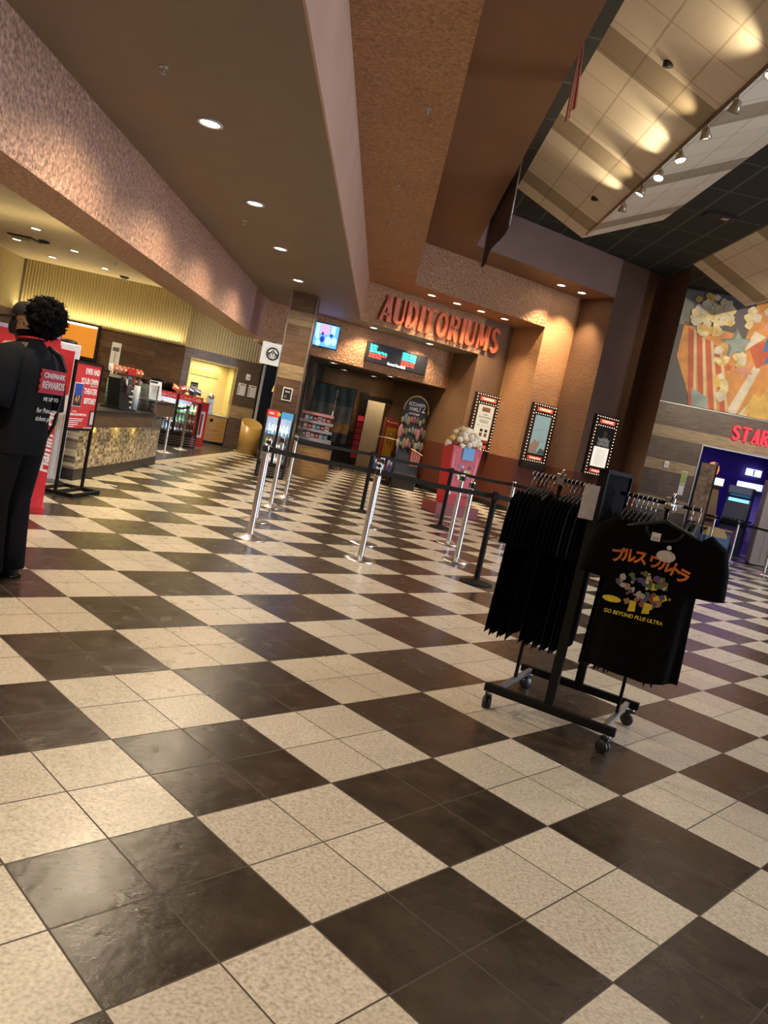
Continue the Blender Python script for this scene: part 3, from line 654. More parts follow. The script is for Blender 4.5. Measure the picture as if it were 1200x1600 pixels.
cols = [YELW, plain('ink green', (0.10, 0.16, 0.07), 0.6), plain('ink tan', (0.35, 0.22, 0.12), 0.6), plain('ink white', (0.45, 0.42, 0.40), 0.6), plain('ink violet', (0.10, 0.07, 0.2), 0.6), plain('ink slate', (0.06, 0.12, 0.14), 0.6), plain('ink rust', (0.28, 0.08, 0.04), 0.6)]
for i in range(64):                     # a generic patchwork burst
    a = rnd.uniform(0, 6.28); rr = math.sqrt(rnd.random()); cx, cz = 0.0+0.135*rr*math.cos(a), -0.345+0.085*rr*math.sin(a); s = rnd.uniform(0.008, 0.022)
    n = rnd.randint(4, 6); o = rnd.uniform(0, 6)
    pr.plate([(cx+s*rnd.uniform(0.6, 1.2)*math.cos(o+2*PI*k/n), cz+s*rnd.uniform(0.6, 1.2)*math.sin(o+2*PI*k/n)) for k in range(n)], ypr-0.0006-i*0.00002, ypr+0.001, cols[i % 7])
for cx, cz, s in ((-0.035, -0.44, 1), (0.03, -0.435, -1)):
    pr.plate([(cx-0.014, cz+0.03), (cx+0.014, cz+0.026), (cx+0.018, cz-0.02), (cx-0.016, cz-0.026)], ypr-0.002, ypr+0.001, YELW)
pr.plate([(-0.135+0.045*math.cos(q), -0.425+0.016*math.sin(q)) for q in [2*PI*k/16 for k in range(16)]], ypr-0.001, ypr+0.001, YELW)
pr.text('GO BEYOND PLUS ULTRA', -0.02, -0.487, 0.026, YELW, ypr, 0.001, 'CENTER', 0.92, 0.0006, 0.15)
pr.build('chest_print', ps, T(-0.03, 0, 0.01))
MB().box(-0.035, -0.04, -0.075, 0.042, 0.002, 0.040, WHT).box(-0.035, -0.0415, -0.083, 0.03, 0.001, 0.018, PALE).build('neck_label', ps)
m = MB().plate([(0.03+0.044*math.cos(q), -0.155+0.028*math.sin(q)) for q in [2*PI*k/24 for k in range(24)]], -0.046, -0.044, plain('price tag card', (0.62, 0.55, 0.55), 0.5))
m.plate([(0.035+0.011*math.cos(q), -0.112+0.011*math.sin(q)) for q in [2*PI*k/12 for k in range(12)]], -0.046, -0.044, WHT).build('price_tag', ps)

# ------------------------------------------------------------------ popcorn bucket standee
pb = thing('popcorn_standee', 'giant red popcorn bucket standee with popcorn heaped on top', 'standee', (1.72, 15.25, 0), R(24))
MB().box(0, 0.1, 0.11, 0.95, 0.6, 0.22, plain('maroon base card', (0.24, 0.05, 0.055), 0.5), None, 0.005).build('base', pb)
def frus(m, w0, w1, d0, d1, z0, z1, mat, yo=0.0, xo=0.0, M=None):
    vs = [(xo+sx*w/2, yo+sy*d/2, z) for z, w, d in ((z0, w0, d0), (z1, w1, d1)) for sx, sy in ((-1, -1), (1, -1), (1, 1), (-1, 1))]
    return m.add(vs, [(0, 3, 2, 1), (4, 5, 6, 7), (0, 1, 5, 4), (1, 2, 6, 5), (2, 3, 7, 6), (3, 0, 4, 7)], mat, M)
m = MB(); frus(m, 0.52, 0.66, 0.32, 0.42, 0.22, 1.36, RED, 0.1); m.build('bucket_body', pb)
m = MB(); PINK = plain('pink print', (0.75, 0.24, 0.28), 0.5)
for f in (-0.40, 0.40): frus(m, 0.07, 0.09, 0.008, 0.008, 0.42, 1.34, PINK, -0.1, f*0.6)
frus(m, 0.40, 0.52, 0.008, 0.008, 0.42, 1.34, plain('rose red card', (0.62, 0.10, 0.13), 0.5), -0.104)
m.box(0.02, -0.125, 1.24, 0.25, 0.01, 0.24, plain('sky blue print', (0.16, 0.42, 0.78), 0.5))
bits = [BLUEP, YELW, WHT, PURP, ORNG, PALE]
for i in range(3):
    for j in range(4): m.box(-0.11+0.075*j, -0.115, 0.98-0.085*i, 0.06, 0.008, 0.05, bits[(i*4+j*5) % 6], T(0, 0, 0, 0, 0, 0))
for x, z in ((-0.23, 0.43), (0.22, 0.45), (-0.08, 0.75)): m.blob((x, -0.12, z), 0.045, POPW, (1, 0.4, 1), 2, 0.5, 3, 2)
m.build('front_print', pb)
rnd = random.Random(5)
for i in range(70):
    lv = rnd.random(); a = rnd.uniform(0, 6.28); r = math.sqrt(1-lv*lv)*0.27*(1 if i % 3 else 0.6)
    MB().blob((0, 0, 0), rnd.uniform(0.05, 0.075), POPW if i % 5 else KRAFT, (1, 1, 0.9), 2, 0.55, 2.6, i).build('popped_kernel', pb, T(r*math.cos(a)*1.2, 0.1+r*math.sin(a)*0.75, 1.37+lv*0.33))

# ------------------------------------------------------------------ poster cases on the portal pillars
BULB = emit('marquee bulb', (1.0, 0.80, 0.55), 3.0)
REDLIT = emit('backlit red', (1.0, 0.16, 0.07), 0.32, (0.5, 0.05, 0.03)); WHTLIT = emit('backlit white', (1, 0.85, 0.65), 0.6)
def poster_case(s, d, label, kind):
    x, y = pf(s, d); t = thing('poster_case', label, 'poster case', (x, y, 1.33), RZP, 'marquee poster cases')
    W, Hh = 0.76, 1.46; D = 0.10
    MB().box(0, -D/2, Hh/2, W, D, Hh, plain('dark bronze frame', (0.05, 0.028, 0.018), 0.35, 0.4), None, 0.008).build('frame', t)
    fr = t.children[0]
    pos = []
    for i in range(10): f = -W/2+0.04+i*(W-0.08)/9; pos += [(f, Hh-0.035), (f, 0.035)]
    for i in range(10): f = -W/2+0.04+i*(W-0.08)/9; pos += [(f, Hh-0.245)] if 0 < i < 9 else []
    for i in range(1, 18): f = 0.035+i*(Hh-0.07)/18; pos += [(-W/2+0.04, f), (W/2-0.04, f)]
    me = None
    for px_, pz in pos:
        if me is None:
            o = MB().blob((0, -D-0.004, 0), 0.0105, BULB, (1, 1, 1), 1).build('bulb', fr); me = o.data; o.location = (px_, 0, pz)
        else:
            o = bpy.data.objects.new('bulb', me); COL.objects.link(o); o.parent = fr; o.location = (px_, 0, pz)
    MB().box(0, -D-0.008, Hh-0.14, 0.50, 0.012, 0.10, REDLIT).text('CINEMARK', 0, Hh-0.14, 0.085, WHTLIT, -D-0.018, 0.003, 'CENTER', 0.92).build('header_sign', t)
    if kind == 1: pass
    MB().box(0, -D-0.008, 0.115, 0.46, 0.012, 0.085, REDLIT if kind != 1 else REDLIT).text('Coming Soon' if kind != 1 else 'Club', 0, 0.115, 0.07, WHTLIT, -D-0.018, 0.003, 'CENTER', 0.9, 0, 0.2).build('footer_sign', t)
    m = MB(); z0, z1 = 0.22, Hh-0.29; yy = -D-0.004; w = 0.50
    if kind == 1:
        m.box(0, yy, (z0+z1)/2, w, 0.006, z1-z0, emit('cream backlit paper', (1, 0.86, 0.6), 0.55, (0.7, 0.6, 0.45)))
        m.box(0, yy-0.005, z1-0.11, 0.25, 0.004, 0.11, ORNG).box(0, yy-0.008, z1-0.11, 0.20, 0.003, 0.07, KRAFT)
        m.text('CLUB', 0, z1-0.24, 0.05, INK, yy-0.006).text('CLUB PLATINUM', 0, z1-0.31, 0.052, INK, yy-0.006)
        for i in range(4): m.box(0, yy-0.005, z1-0.38-0.022*i, 0.30-0.05*(i % 2), 0.002, 0.007, INK)
        for x in (-0.15, 0, 0.15): m.box(x, yy-0.005, z1-0.52, 0.10, 0.002, 0.006, INK)
        for x in (-0.02, 0.13): m.box(x, yy-0.005, z1-0.64, 0.085, 0.003, 0.07, INK).box(x, yy-0.005, z1-0.75, 0.085, 0.003, 0.09, INK).box(x, yy-0.007, z1-0.75, 0.05, 0.003, 0.05, KRAFT)
        m.box(0, yy-0.005, z0+0.035, w, 0.004, 0.07, ORNG)
    elif kind == 2:
        m.box(0, yy, (z0+z1)/2, w, 0.006, z1-z0, emit('teal backlit film', (0.42, 0.60, 0.60), 0.22, (0.22, 0.33, 0.34)))
        m.plate([(-0.25, z0+0.01), (0.02, z0+0.01), (-0.02, z0+0.12), (0.05, z0+0.24), (0.02, z0+0.33), (-0.06, z0+0.30), (-0.12, z0+0.36), (-0.18, z0+0.26), (-0.25, z0+0.2)], yy-0.008, yy, plain('tan print', (0.42, 0.29, 0.2), 0.5))
        m.plate([(0.02, z0+0.01), (0.25, z0+0.01), (0.25, z0+0.12), (0.1, z0+0.16)], yy-0.006, yy, plain('grey print', (0.12, 0.14, 0.14), 0.5))
        m.box(-0.05, yy-0.005, z0+0.62, 0.2, 0.002, 0.016, PALE).box(0.1, yy-0.005, z0+0.36, 0.14, 0.002, 0.04, PALE)
    else:
        m.box(0, yy, z0+0.24, w, 0.006, 0.48, emit('white backlit paper', (1, 0.92, 0.75), 0.6, (0.7, 0.64, 0.55))).box(0, yy, z0+0.715, w, 0.006, 0.47, INK)
        m.blob((0.02, yy-0.003, z0+0.80), 0.09, plain('deep brown print', (0.10, 0.055, 0.035), 0.5), (0.8, 0.05, 1.0), 2)
        m.plate([(-0.14, z0+0.54), (0.2, z0+0.54), (0.2, z0+0.64), (0.1, z0+0.72), (-0.03, z0+0.72), (-0.14, z0+0.65)], yy-0.005, yy, plain('shirt print', (0.36, 0.34, 0.31), 0.5))
        rn = random.Random(9)
        for j in range(2):
            pts = [(-0.2+0.022*i, yy-0.01, z0+0.66-0.12*j+0.05*math.sin(i*1.9+j)+rn.uniform(-0.02, 0.02)) for i in range(19)]
            m.tube(pts, 0.008, WHT, 5)
        for i in range(13): m.box(0, yy-0.005, z0+0.42-0.03*i, 0.34, 0.002, 0.006, PALE)
    m.build('poster', t)
    if kind == 1: MB().box(0, -D-0.012, 0.735, 0.54, 0.004, 1.06, glass('case glass', (0.95, 0.95, 0.95), 0.02)).build('glass_pane', t)
    if kind == 2: MB().box(0.0, -0.14, -0.09, 0.7, 0.24, 0.14, BLK, None, 0.01).build('shelf', t)
    return t
poster_case(3.97, D2, 'bulb-lit poster case with a cream text poster, behind the giant popcorn bucket', 1)
poster_case(4.86, D1, 'bulb-lit poster case with a pale teal poster, middle one of the three', 2)
poster_case(5.905, D0, 'bulb-lit poster case with a half black, half white poster, nearest the arcade', 3)

# ------------------------------------------------------------------ big letters and screens
LET = plain('red orange letter face', (0.62, 0.14, 0.06), 0.4, 0, 0.1, 6)
x, y = pf(0.0, D2)
au = thing('letter_sign', 'big red orange AUDITORIUMS letters over the corridor entrance', 'sign', (x, y, 3.80), RZP)
cells = {'A': .36, 'U': .33, 'D': .33, 'I': .14, 'T': .32, 'O': .36, 'R': .33, 'M': .40, 'S': .30}
word = 'AUDITORIUMS'; tot = sum(cells[c] for c in word); k = (3.96-0.40)/tot; cx = 0.40
def stroke(m, pts, w, mat, y0=-0.06, y1=-0.015, closed=False):
    """flat ribbon letter stroke through (x,z) points, each join mitred by a disc"""
    n = len(pts)
    for i in range(n if closed else n-1):
        a, b2 = Vector(pts[i]), Vector(pts[(i+1) % n]); d = (b2-a); L = d.length
        if L < 1e-6: continue
        d /= L; q = Vector((-d.y, d.x))*w/2
        m.plate([tuple(a+q), tuple(a-q), tuple(b2-q), tuple(b2+q)], y0, y1, mat)
def arc(cx, cz, rx, rz_, a0, a1, n=12): return [(cx+rx*math.cos(R(a0+(a1-a0)*i/n)), cz+rz_*math.sin(R(a0+(a1-a0)*i/n))) for i in range(n+1)]
def letter(ch, w, h, mat, y0=-0.10, y1=-0.03, sw=0.098):
    m = MB(); b = sw/2; thn = sw*0.6; S_ = lambda p, q=sw, c=False: stroke(m, p, q, mat, y0, y1, c)
    if ch == 'A': S_([(b, 0), (w*0.62, h)], thn); S_([(w-b, 0), (w*0.62, h)], sw*1.25); S_([(w*0.2, h*0.27), (w*0.85, h*0.27)], thn)
    elif ch == 'U': S_([(b, h), (b, w/2)] + arc(w/2, w*0.42, w/2-b, w*0.42-b, 180, 270)[1:], sw*1.2); S_(arc(w/2, w*0.42, w/2-b, w*0.42-b, 270, 360) + [(w-b, h)], thn)
    elif ch == 'D': S_([(b, 0), (b, h)], sw*1.1); S_([(b, b*0.7)] + arc(w*0.35, h/2, w*0.65-b, h/2-b*0.7, -90, 90, 18) + [(b, h-b*0.7)], sw*0.85)
    elif ch == 'I': S_([(w/2, 0), (w/2, h)], sw*1.15)
    elif ch == 'T': S_([(w*0.45, 0), (w*0.45, h)], sw*1.15); S_([(0, h-b*0.8), (w, h-b*0.8)], sw*0.8)
    elif ch == 'O': S_(arc(w/2, h/2, w/2-b, h/2-b*0.8, 0, 360, 28), sw*0.95)
    elif ch == 'R': S_([(b, 0), (b, h)], sw*1.1); S_([(b, h-b*0.7)] + arc(w*0.4, h*0.73, w*0.55-b, h*0.27-b*0.7, 90, -90) + [(b, h*0.46+b*.7)], sw*0.8); S_([(w*0.42, h*0.48), (w-b, 0)], sw)
    elif ch == 'M': S_([(b, 0), (w*0.16, h)], thn); S_([(w*0.16, h), (w*0.5, h*0.15)], sw*1.1); S_([(w*0.5, h*0.15), (w*0.84, h)], thn); S_([(w*0.84, h), (w-b, 0)], sw*1.1)
    elif ch == 'S': S_(arc(w/2, h*0.74, w/2-b, h*0.26-b*.7, 20, 270, 16) + arc(w/2, h*0.25, w/2-b, h*0.25-b*.7, 90, -160, 16)[1:], sw)
    elif ch == 'C': S_(arc(w/2, h/2, w/2-b, h/2-b*0.8, 50, 310, 22), sw)
    elif ch == 'E': S_([(b, 0), (b, h)]); [S_([(b, q), (w, q)], thn) for q in (b*.6, h/2, h-b*.6)]
    return m
for ch in word:
    w_ = cells[ch]*k; letter(ch, w_*0.86, 0.60, LET).build('letter', au, T(cx, 0, 0.02)); cx += w_
STARR = emit('neon red letter', (1.0, 0.02, 0.05), 0.9, (0.7, 0.02, 0.04))
st = thing('letter_sign', 'glowing red STARCADE letters over the arcade entrance, cut by the right edge', 'sign', tuple(AW(1.72, 0, 2.93).translation), RZS)
cx = 0.0
for ch in 'STARCADE':
    letter(ch, 0.19 if ch != 'T' else 0.20, 0.36, STARR, -0.09, -0.03, 0.055).build('letter', st, T(cx, 0, 0)); cx += 0.235

x, y = pf(1.735, D3-0.008)
led = thing('led_board', 'long black LED showtime board with teal and red text over the corridor', 'display board', (x, y, 3.17), RZP)
MB().box(0, -0.05, 0, 1.78, 0.10, 0.48, BLK, None, 0.015).build('housing', led)
TEAL = emit('teal leds', (0.03, 0.95, 0.75), 2.2); REDL = emit('red leds', (1.0, 0.06, 0.04), 2.0); WHTL = emit('white leds', (1, 0.95, 0.9), 2.0)
m = MB()
for i, (l, r_) in enumerate((('Dear Evan', '6:15 Now Seating'), ('Free Guy', '6:30 Now Seating'), ('Addams Family 2 The Big', '6:45 Now Seating'))):
    m = MB(); m.text(l, -0.82, 0.165-0.068*i, 0.078, TEAL, -0.104, 0.002, 'LEFT', 0.62, 0.002, 0, None, 2).build('text_line', led); m = MB(); m.text(r_, 0.12, 0.165-0.068*i, 0.078, TEAL, -0.104, 0.002, 'LEFT', 0.72, 0.002, 0, None, 2).build('text_line', led)
for i, (l, r_) in enumerate((('Venom Let There Be C', '4:15 Picture Wait'), ('No Time To Die', '5:30 Picture Wait'))):
    m = MB(); m.text(l, -0.82, -0.04-0.066*i, 0.076, REDL, -0.104, 0.002, 'LEFT', 0.68, 0.002, 0, None, 2).build('text_line', led); m = MB(); m.text(r_, 0.12, -0.04-0.066*i, 0.076, REDL, -0.104, 0.002, 'LEFT', 0.72, 0.002, 0, None, 2).build('text_line', led)
m = MB(); m.text('Current Time 08:42', 0.0, -0.18, 0.088, WHTL, -0.104, 0.002, 'CENTER', 0.75, 0.002, 0, None, 2)
m.build('text_line', led)
x, y = pf(-0.36, D3-0.22)
tv = thing('television', 'wall-mounted screen showing a blue picture beside the striped column', 'television', (x, y, 3.25), RZP-R(18))
MB().box(0, 0.03, 0, 0.62, 0.05, 0.58, BLK, None, 0.01).build('bezel', tv)
TB = emit('screen blue', (0.08, 0.28, 1.0), 1.7); TP = emit('screen pink', (0.85, 0.3, 0.75), 1.3); TC = emit('screen cyan', (0.3, 0.62, 1.0), 1.7); TD = emit('screen navy', (0.02, 0.04, 0.35), 1.0)
m = MB().box(0, 0.0, 0, 0.57, 0.006, 0.53, TB).box(-0.05, -0.005, 0.14, 0.22, 0.004, 0.22, TP).box(0.15, -0.006, 0.15, 0.1, 0.004, 0.2, TC).box(-0.22, -0.006, 0.1, 0.08, 0.004, 0.3, TC)
for i, (px_, pz, q) in enumerate(((-0.2, -0.06, .05), (-0.08, -0.1, .07), (0.06, -0.12, .1), (0.2, -0.1, .09), (-0.17, -0.2, .07), (0.12, 0.02, .045), (-0.09, 0.03, .04))): m.blob((px_, -0.008, pz), q, (TC, TD)[i in (1, 5, 6)], (0.8, 0.05, 1.1), 2)
m.build('screen', tv)
MB().cyl((0, 0.05, 0.0), (0.05, 0.14, 0.0), 0.03, BLK).build('wall_bracket', tv)

# ------------------------------------------------------------------ food counter
def cx_at(y):            # curved front of the counter
    return -3.50 - 0.02*(y-9.5) - 0.012*(y-11.2)**2 + 0.034
ys = [9.45+i*0.2 for i in range(21)]
def shell(off, z0, z1, ya, yb, back=0.62):
    yy = [y for y in ys if ya-1e-6 <= y <= yb+1e-6]
    return [(cx_at(y)+off, y) for y in yy] + [(cx_at(yy[-1])+off-0.25, yy[-1]+0.3+off), (-5.0, yy[-1]+0.75+off), (-5.2, yy[-1]+0.2), (cx_at(yy[-1])-back-0.3, yy[-1]-0.5), (cx_at(yy[0])-back, yy[0])]
ct = thing('food_counter', 'curved food counter with mosaic tile front and walnut apron', 'counter', (0, 0, 0))
MB().prism(shell(-0.02, 0, 0, 9.45, 13.25), 0.0, 0.14, BLK).build('kickboard', ct)
MB().prism(shell(-0.03, 0, 0, 9.45, 13.25), 0.14, 0.78, MOS).build('tiled_front', ct)
yy = [y for y in ys if y <= 12.1]
lowp = [(cx_at(y)+0.10, y) for y in yy] + [(cx_at(yy[-1])-0.55, yy[-1]), (cx_at(9.45)-0.62, 9.45)]
hip = [(cx_at(y)+0.10, y) for y in ys if y > 12.0] + [(cx_at(13.25)-0.1, 13.65), (-5.05, 14.15), (-5.2, 13.3), (cx_at(12.2)-0.6, 12.05)]
MB().prism(lowp, 0.68, 0.86, WALN).build('low_apron', ct)
MB().prism([(p[0]+0.02 if i < len(yy) else p[0], p[1]) for i, p in enumerate(lowp)], 0.86, 0.895, BLK).build('low_worktop', ct)
MB().prism(hip, 0.84, 1.04, WALN).build('high_apron', ct)
MB().prism([(p[0]+0.01, p[1]) for p in hip], 1.04, 1.07, BLK).build('high_worktop', ct)
MB().box(cx_at(12.1)+0.112, 12.1, 0.77, 0.014, 0.03, 0.21, STEEL).build('apron_corner_trim', ct)
MB().prism([(cx_at(y)+0.035, y) for y in yy]+[(cx_at(y)+0.015, y) for y in yy[::-1]], 0.668, 0.679, emit('under counter led', (1, 0.75, 0.2), 2)).build('led_strip', ct)
for i in range(3):
    y = 9.9+i*0.82; area('counter_led', (cx_at(y)+0.06, y, 0.665), (cx_at(y)+0.03, y, 0), 0.04, 0.84, 2.4, (1, 0.74, 0.18))
ctz = 0.895
# merchandise on the low worktop
def at_ct(y, back): return cx_at(y)-back
dsp = thing('merchandise_display', 'black tiered counter display holding dark straw cups', 'display stand', (at_ct(10.95, 0.12), 10.95, ctz+0.002), R(80))
MB().box(0, 0, 0.012, 0.42, 0.3, 0.024, BLK).build('base', dsp)
MB().plate([(-0.16, 0.02), (0.14, 0.02), (0.02, 0.30), (-0.19, 0.46), (-0.24, 0.42)], -0.09, 0.09, BLK).build('tiers', dsp)
m = MB().box(-0.06, -0.145, 0.34, 0.12, 0.006, 0.2, plain('charcoal card', (0.05, 0.045, 0.055), 0.4), T(0, 0, 0, 0, 0, 0)); m.tube([(-0.09, -0.15, 0.34), (-0.05, -0.15, 0.36), (-0.03, -0.15, 0.34)], 0.003, PALE, 5); m.build('header_card', dsp)
for i in range(4):
    c = tag(MB().lathe([(0.026, 0), (0.032, 0.07), (0.034, 0.075), (0.0, 0.078)], BLK, 14).lathe([(0.0345, 0.02), (0.0355, 0.05)], PALE, 14).build('cup'), ['lowest', 'second lowest', 'third', 'topmost'][i]+' dark white-banded cup in the column beside the black counter display', 'cup', 'cups by the counter display')
    c.location = (at_ct(11.27, 0.08), 11.27+0.0*i, ctz+0.002+0.0785*i)
cd = thing('menu_card', 'white printed card with black header standing on the counter', 'menu card', (at_ct(12.55, 0.05), 12.55, 1.07), R(62))
MB().plate([(-0.13, 0.0), (0.13, 0.0), (0.13, 0.30), (-0.13, 0.30)], -0.004, 0.004, WHT).build('card', cd, T(0, 0, 0.012, 0, R(-8)))
m = MB().box(-0.04, -0.006, 0.275, 0.16, 0.002, 0.03, INK)
for i in range(8): m.box(0, -0.006, 0.225-0.022*i, 0.2-0.03*(i % 3), 0.001, 0.006, STEEL)
m.build('printed_lines', cd, T(0, 0, 0.012, 0, R(-8)))
MB().box(0, 0.0, 0.006, 0.27, 0.09, 0.012, BLK).build('foot', cd)
CLEAR = glass('clear acrylic', (0.93, 0.96, 0.97), 0.10)
for i, (y, bk, hh, lb) in enumerate(((11.45, 0.18, 0.42, 'tall clear acrylic tube on the counter beside the green straws'), (11.62, 0.1, 0.36, 'clear acrylic tube on the counter right of the black display'), (11.82, 0.16, 0.28, 'shortest clear acrylic tube on the counter, beside the white menu card'))):
    tag(MB().lathe([(0.045, 0), (0.045, hh), (0.042, hh), (0.042, 0.01), (0.0, 0.01)], plain('frosted acrylic', (0.55, 0.62, 0.66), 0.15), 18).build('tube'), lb, 'tube', 'acrylic tubes on the counter').location = (at_ct(y, bk), y, ctz+0.002)
cup = thing('straw_holder', 'patterned green holder full of straws on the counter', 'straw holder', (at_ct(11.15, 0.34), 11.15, ctz+0.003))
MB().lathe([(0.05, 0.0), (0.055, 0.40), (0.05, 0.40), (0.045, 0.02), (0, 0.02)], plain('mint wrap', (0.25, 0.5, 0.36), 0.5, 0, 0.5, 25), 18).build('holder', cup)
for i in range(9): MB().cyl((0.025*math.cos(i*2.1), 0.025*math.sin(i*2.1), 0.05), (0.045*math.cos(i*2.1), 0.045*math.sin(i*2.1), 0.50+0.02*(i % 3)), 0.005, (GREENP, WHT, KRAFT)[i % 3], None, 6).build('straw', cup)
gl = thing('sneeze_guard', 'glass sneeze guard with steel posts at the counter step', 'sneeze guard', (at_ct(12.15, 0.1), 11.9, ctz+0.002), 0)
MB().box(0, -0.02, 0.21, 0.5, 0.008, 0.4, CLEAR).build('glass_pane', gl)
for sx in (-0.25, 0.25): MB().box(sx, -0.02, 0.21, 0.018, 0.018, 0.42, STEEL).build('post', gl)
# bags on a snack rack behind the counter
sr = thing('snack_rack', 'dark wooden three-shelf rack of orange snack packs on the food counter', 'snack rack', (-4.35, 13.2, 1.07), R(70))
for z in (0.01, 0.16, 0.31): MB().box(0, 0, z, 0.98, 0.26, 0.02, BLK if z < 0.1 else WALN).build('shelf', sr)
for sx in (-0.48, 0.48): MB().box(sx, 0, 0.16, 0.02, 0.26, 0.32, WALN).build('side_panel', sr)
PKC = [ORNG, KRAFT, WHT, ORNG, plain('salmon print', (0.62, 0.3, 0.16), 0.5)]
L = T(-4.35, 13.2, 1.07, R(70)); rnd = random.Random(2); cnt = 0
def pack(mat, w, h): return MB().surf(lambda u, v: ((u-0.5)*w, 0.035*math.sin(PI*u)**0.6*math.sin(PI*v)**0.6, v*h), 8, 6, mat).surf(lambda u, v: ((0.5-u)*w, -0.035*math.sin(PI*u)**0.6*math.sin(PI*v)**0.6, v*h), 8, 6, mat).add([(-w*0.3, -0.0352, h*0.35), (w*0.3, -0.0352, h*0.35), (w*0.3, -0.0352, h*0.6), (-w*0.3, -0.0352, h*0.6)], [(0, 1, 2, 3)], WHT)
protos = {}
for z, nn, nm in ((0.02, 7, 'bottom'), (0.17, 7, 'middle'), (0.32, 8, 'top')):
    for i in range(nn):
        mt = PKC[(i+int(z*50)) % 5] if nm != 'top' else (ORNG if i > 3 else PKC[(i+2) % 5])
        if mt.name not in protos: protos[mt.name] = o = pack(mt, 0.092, 0.115).build('snack_pack')
        else: o = copy_tree(protos[mt.name])
        o.location = L @ Vector((-0.39+0.78*i/(nn-1), -0.03, z+0.002)); o.rotation_euler = (R(rnd.uniform(-10, -2)), 0, R(70)+rnd.uniform(-0.1, 0.1)); cnt += 1
        tag(o, 'snack pack number %d from the left on the %s shelf of the counter snack rack' % (i+1, nm), 'snack pack', 'snack packs on the counter rack')
rg = tag(MB().box(0, 0, 0.24, 0.36, 0.02, 0.10, DRED).text('2 for 5', 0, 0.24, 0.07, WHT, -0.012) .build('price_sign') if False else MB().box(0, 0, 0.05, 0.2, 0.008, 0.10, RED).build('price_sign'), 'small blank red sign standing on the snack rack top shelf', 'sign'); rg.location = L @ Vector((0.05, -0.105, 0.322)); rg.rotation_euler = (0, 0, R(70))
# menu lightbox and paper sign on the wall behind
lb = thing('menu_board', 'orange backlit menu board in a black frame on the wood wall', 'menu board', (-8.2, 20.28, 1.62))
MB().box(0, -0.04, 0.36, 1.5, 0.08, 0.9, BLK).build('frame', lb); MB().box(0, -0.085, 0.36, 1.38, 0.01, 0.78, emit('amber panel', (1.0, 0.34, 0.03), 0.32, (0.5, 0.2, 0.03))).build('panel', lb); MB().box(0, -0.09, 0.74, 1.36, 0.02, 0.035, LAMP).build('lamp_tube', lb)
hs = tag(MB().box(0, -0.012, 0, 0.24, 0.012, 0.66, WHT).box(0, -0.02, 0.16, 0.17, 0.003, 0.1, STEEL).box(0, -0.02, -0.05, 0.05, 0.003, 0.25, PALE).build('paper_notice'), 'tall narrow white notice on the wood wall behind the counter', 'notice'); hs.location = (-7.0, 20.29, 1.78)

# ------------------------------------------------------------------ drink coolers
def bottle(mat, cap, r=0.033, h=0.21):
    return MB().lathe([(r*0.9, 0), (r, 0.01), (r, h*0.55), (r*0.45, h*0.8), (r*0.42, h*0.92)], mat, 12).lathe([(r*0.47, h*0.9), (r*0.47, h), (0, h)], cap, 12).lathe([(r*1.02, h*0.2), (r*1.02, h*0.45)], WHT if mat is not WHT else BLUEP, 12)
LEDW = emit('cooler light', (0.80, 0.92, 1.0), 20.0)
def cooler(name, label, loc, rz, W, D, Hh, z0, doors, header, hcol, text):
    t = thing(name, label, 'drink cooler', loc, rz)
    m = MB().box(0, D/2, (z0+Hh)/2-z0/2, W, 0.02, Hh, BLK, T(0, D/2-0.01, z0/2)) if False else MB()
    m.box(0, D-0.01, Hh/2, W, 0.02, Hh, BLK).box(-W/2+0.015, D/2, Hh/2, 0.03, D, Hh, BLK).box(W/2-0.015, D/2, Hh/2, 0.03, D, Hh, BLK).box(0, D/2, Hh-0.02, W, D, 0.04, BLK).box(0, D/2, z0/2, W, D-0.02, z0, BLK)
    for i in range(4): m.box(0, 0.005, 0.05+i*(z0-0.08)/4, W-0.08, 0.02, 0.012, STEEL)
    m.box(0, D-0.03, (Hh+z0)/2, W-0.06, 0.01, Hh-z0-0.06, plain('cooler liner', (0.45, 0.5, 0.55), 0.5))
    m.build('cabinet', t)
    n = 3; zs = [z0+0.01+(Hh-0.2-z0)*k/n for k in range(n)]
    for z in zs: MB().box(0, D/2, z, W-0.07, D-0.12, 0.012, STEEL).build('shelf', t)
    dw = (W-0.02)/doors
    for k in range(doors):
        cx = -W/2+0.01+dw*(k+0.5)
        d = MB()
        for sx in (-1, 1): d.box(cx+sx*(dw/2-0.015), -0.012, (Hh+z0)/2, 0.03, 0.024, Hh-z0-0.01, BLK)
        d.box(cx, -0.012, z0+0.015, dw, 0.024, 0.03, BLK).box(cx, -0.012, Hh-0.07, dw-0.04, 0.026, 0.13, hcol[k % len(hcol)])
        if text[k % len(text)]: d.text(text[k % len(text)], cx, Hh-0.07, 0.12, WHT, -0.028, 0.002, 'CENTER', 0.95, 0.001, 0.2)
        dd = d.build('door', t)
        MB().box(cx, -0.006, (Hh+z0)/2-0.06, dw-0.06, 0.006, Hh-z0-0.17, CLEAR).build('glass_pane', dd)
        MB().box(cx+(dw/2-0.05)*(1 if k % 2 == 0 else -1), -0.04, (Hh+z0)/2, 0.02, 0.03, 0.3, STEEL).build('handle', dd)
        for sx in (-1, 1): MB().box(cx+sx*(dw/2-0.012), 0.02, (Hh+z0)/2-0.05, 0.012, 0.012, Hh-z0-0.2, LEDW).build('light_tube', t)
    LL = T(loc[0], loc[1], loc[2], rz)
    for k in range(doors):
        cx = -W/2+0.01+dw*(k+0.5)
        area('cooler_lamp', tuple(LL @ Vector((cx, 0.03, Hh-0.17))), tuple(LL @ Vector((cx, 0.35, z0+0.2))), dw-0.1, 0.03, 4.5*W, (0.82, 0.92, 1.0))
    return t, zs, LL
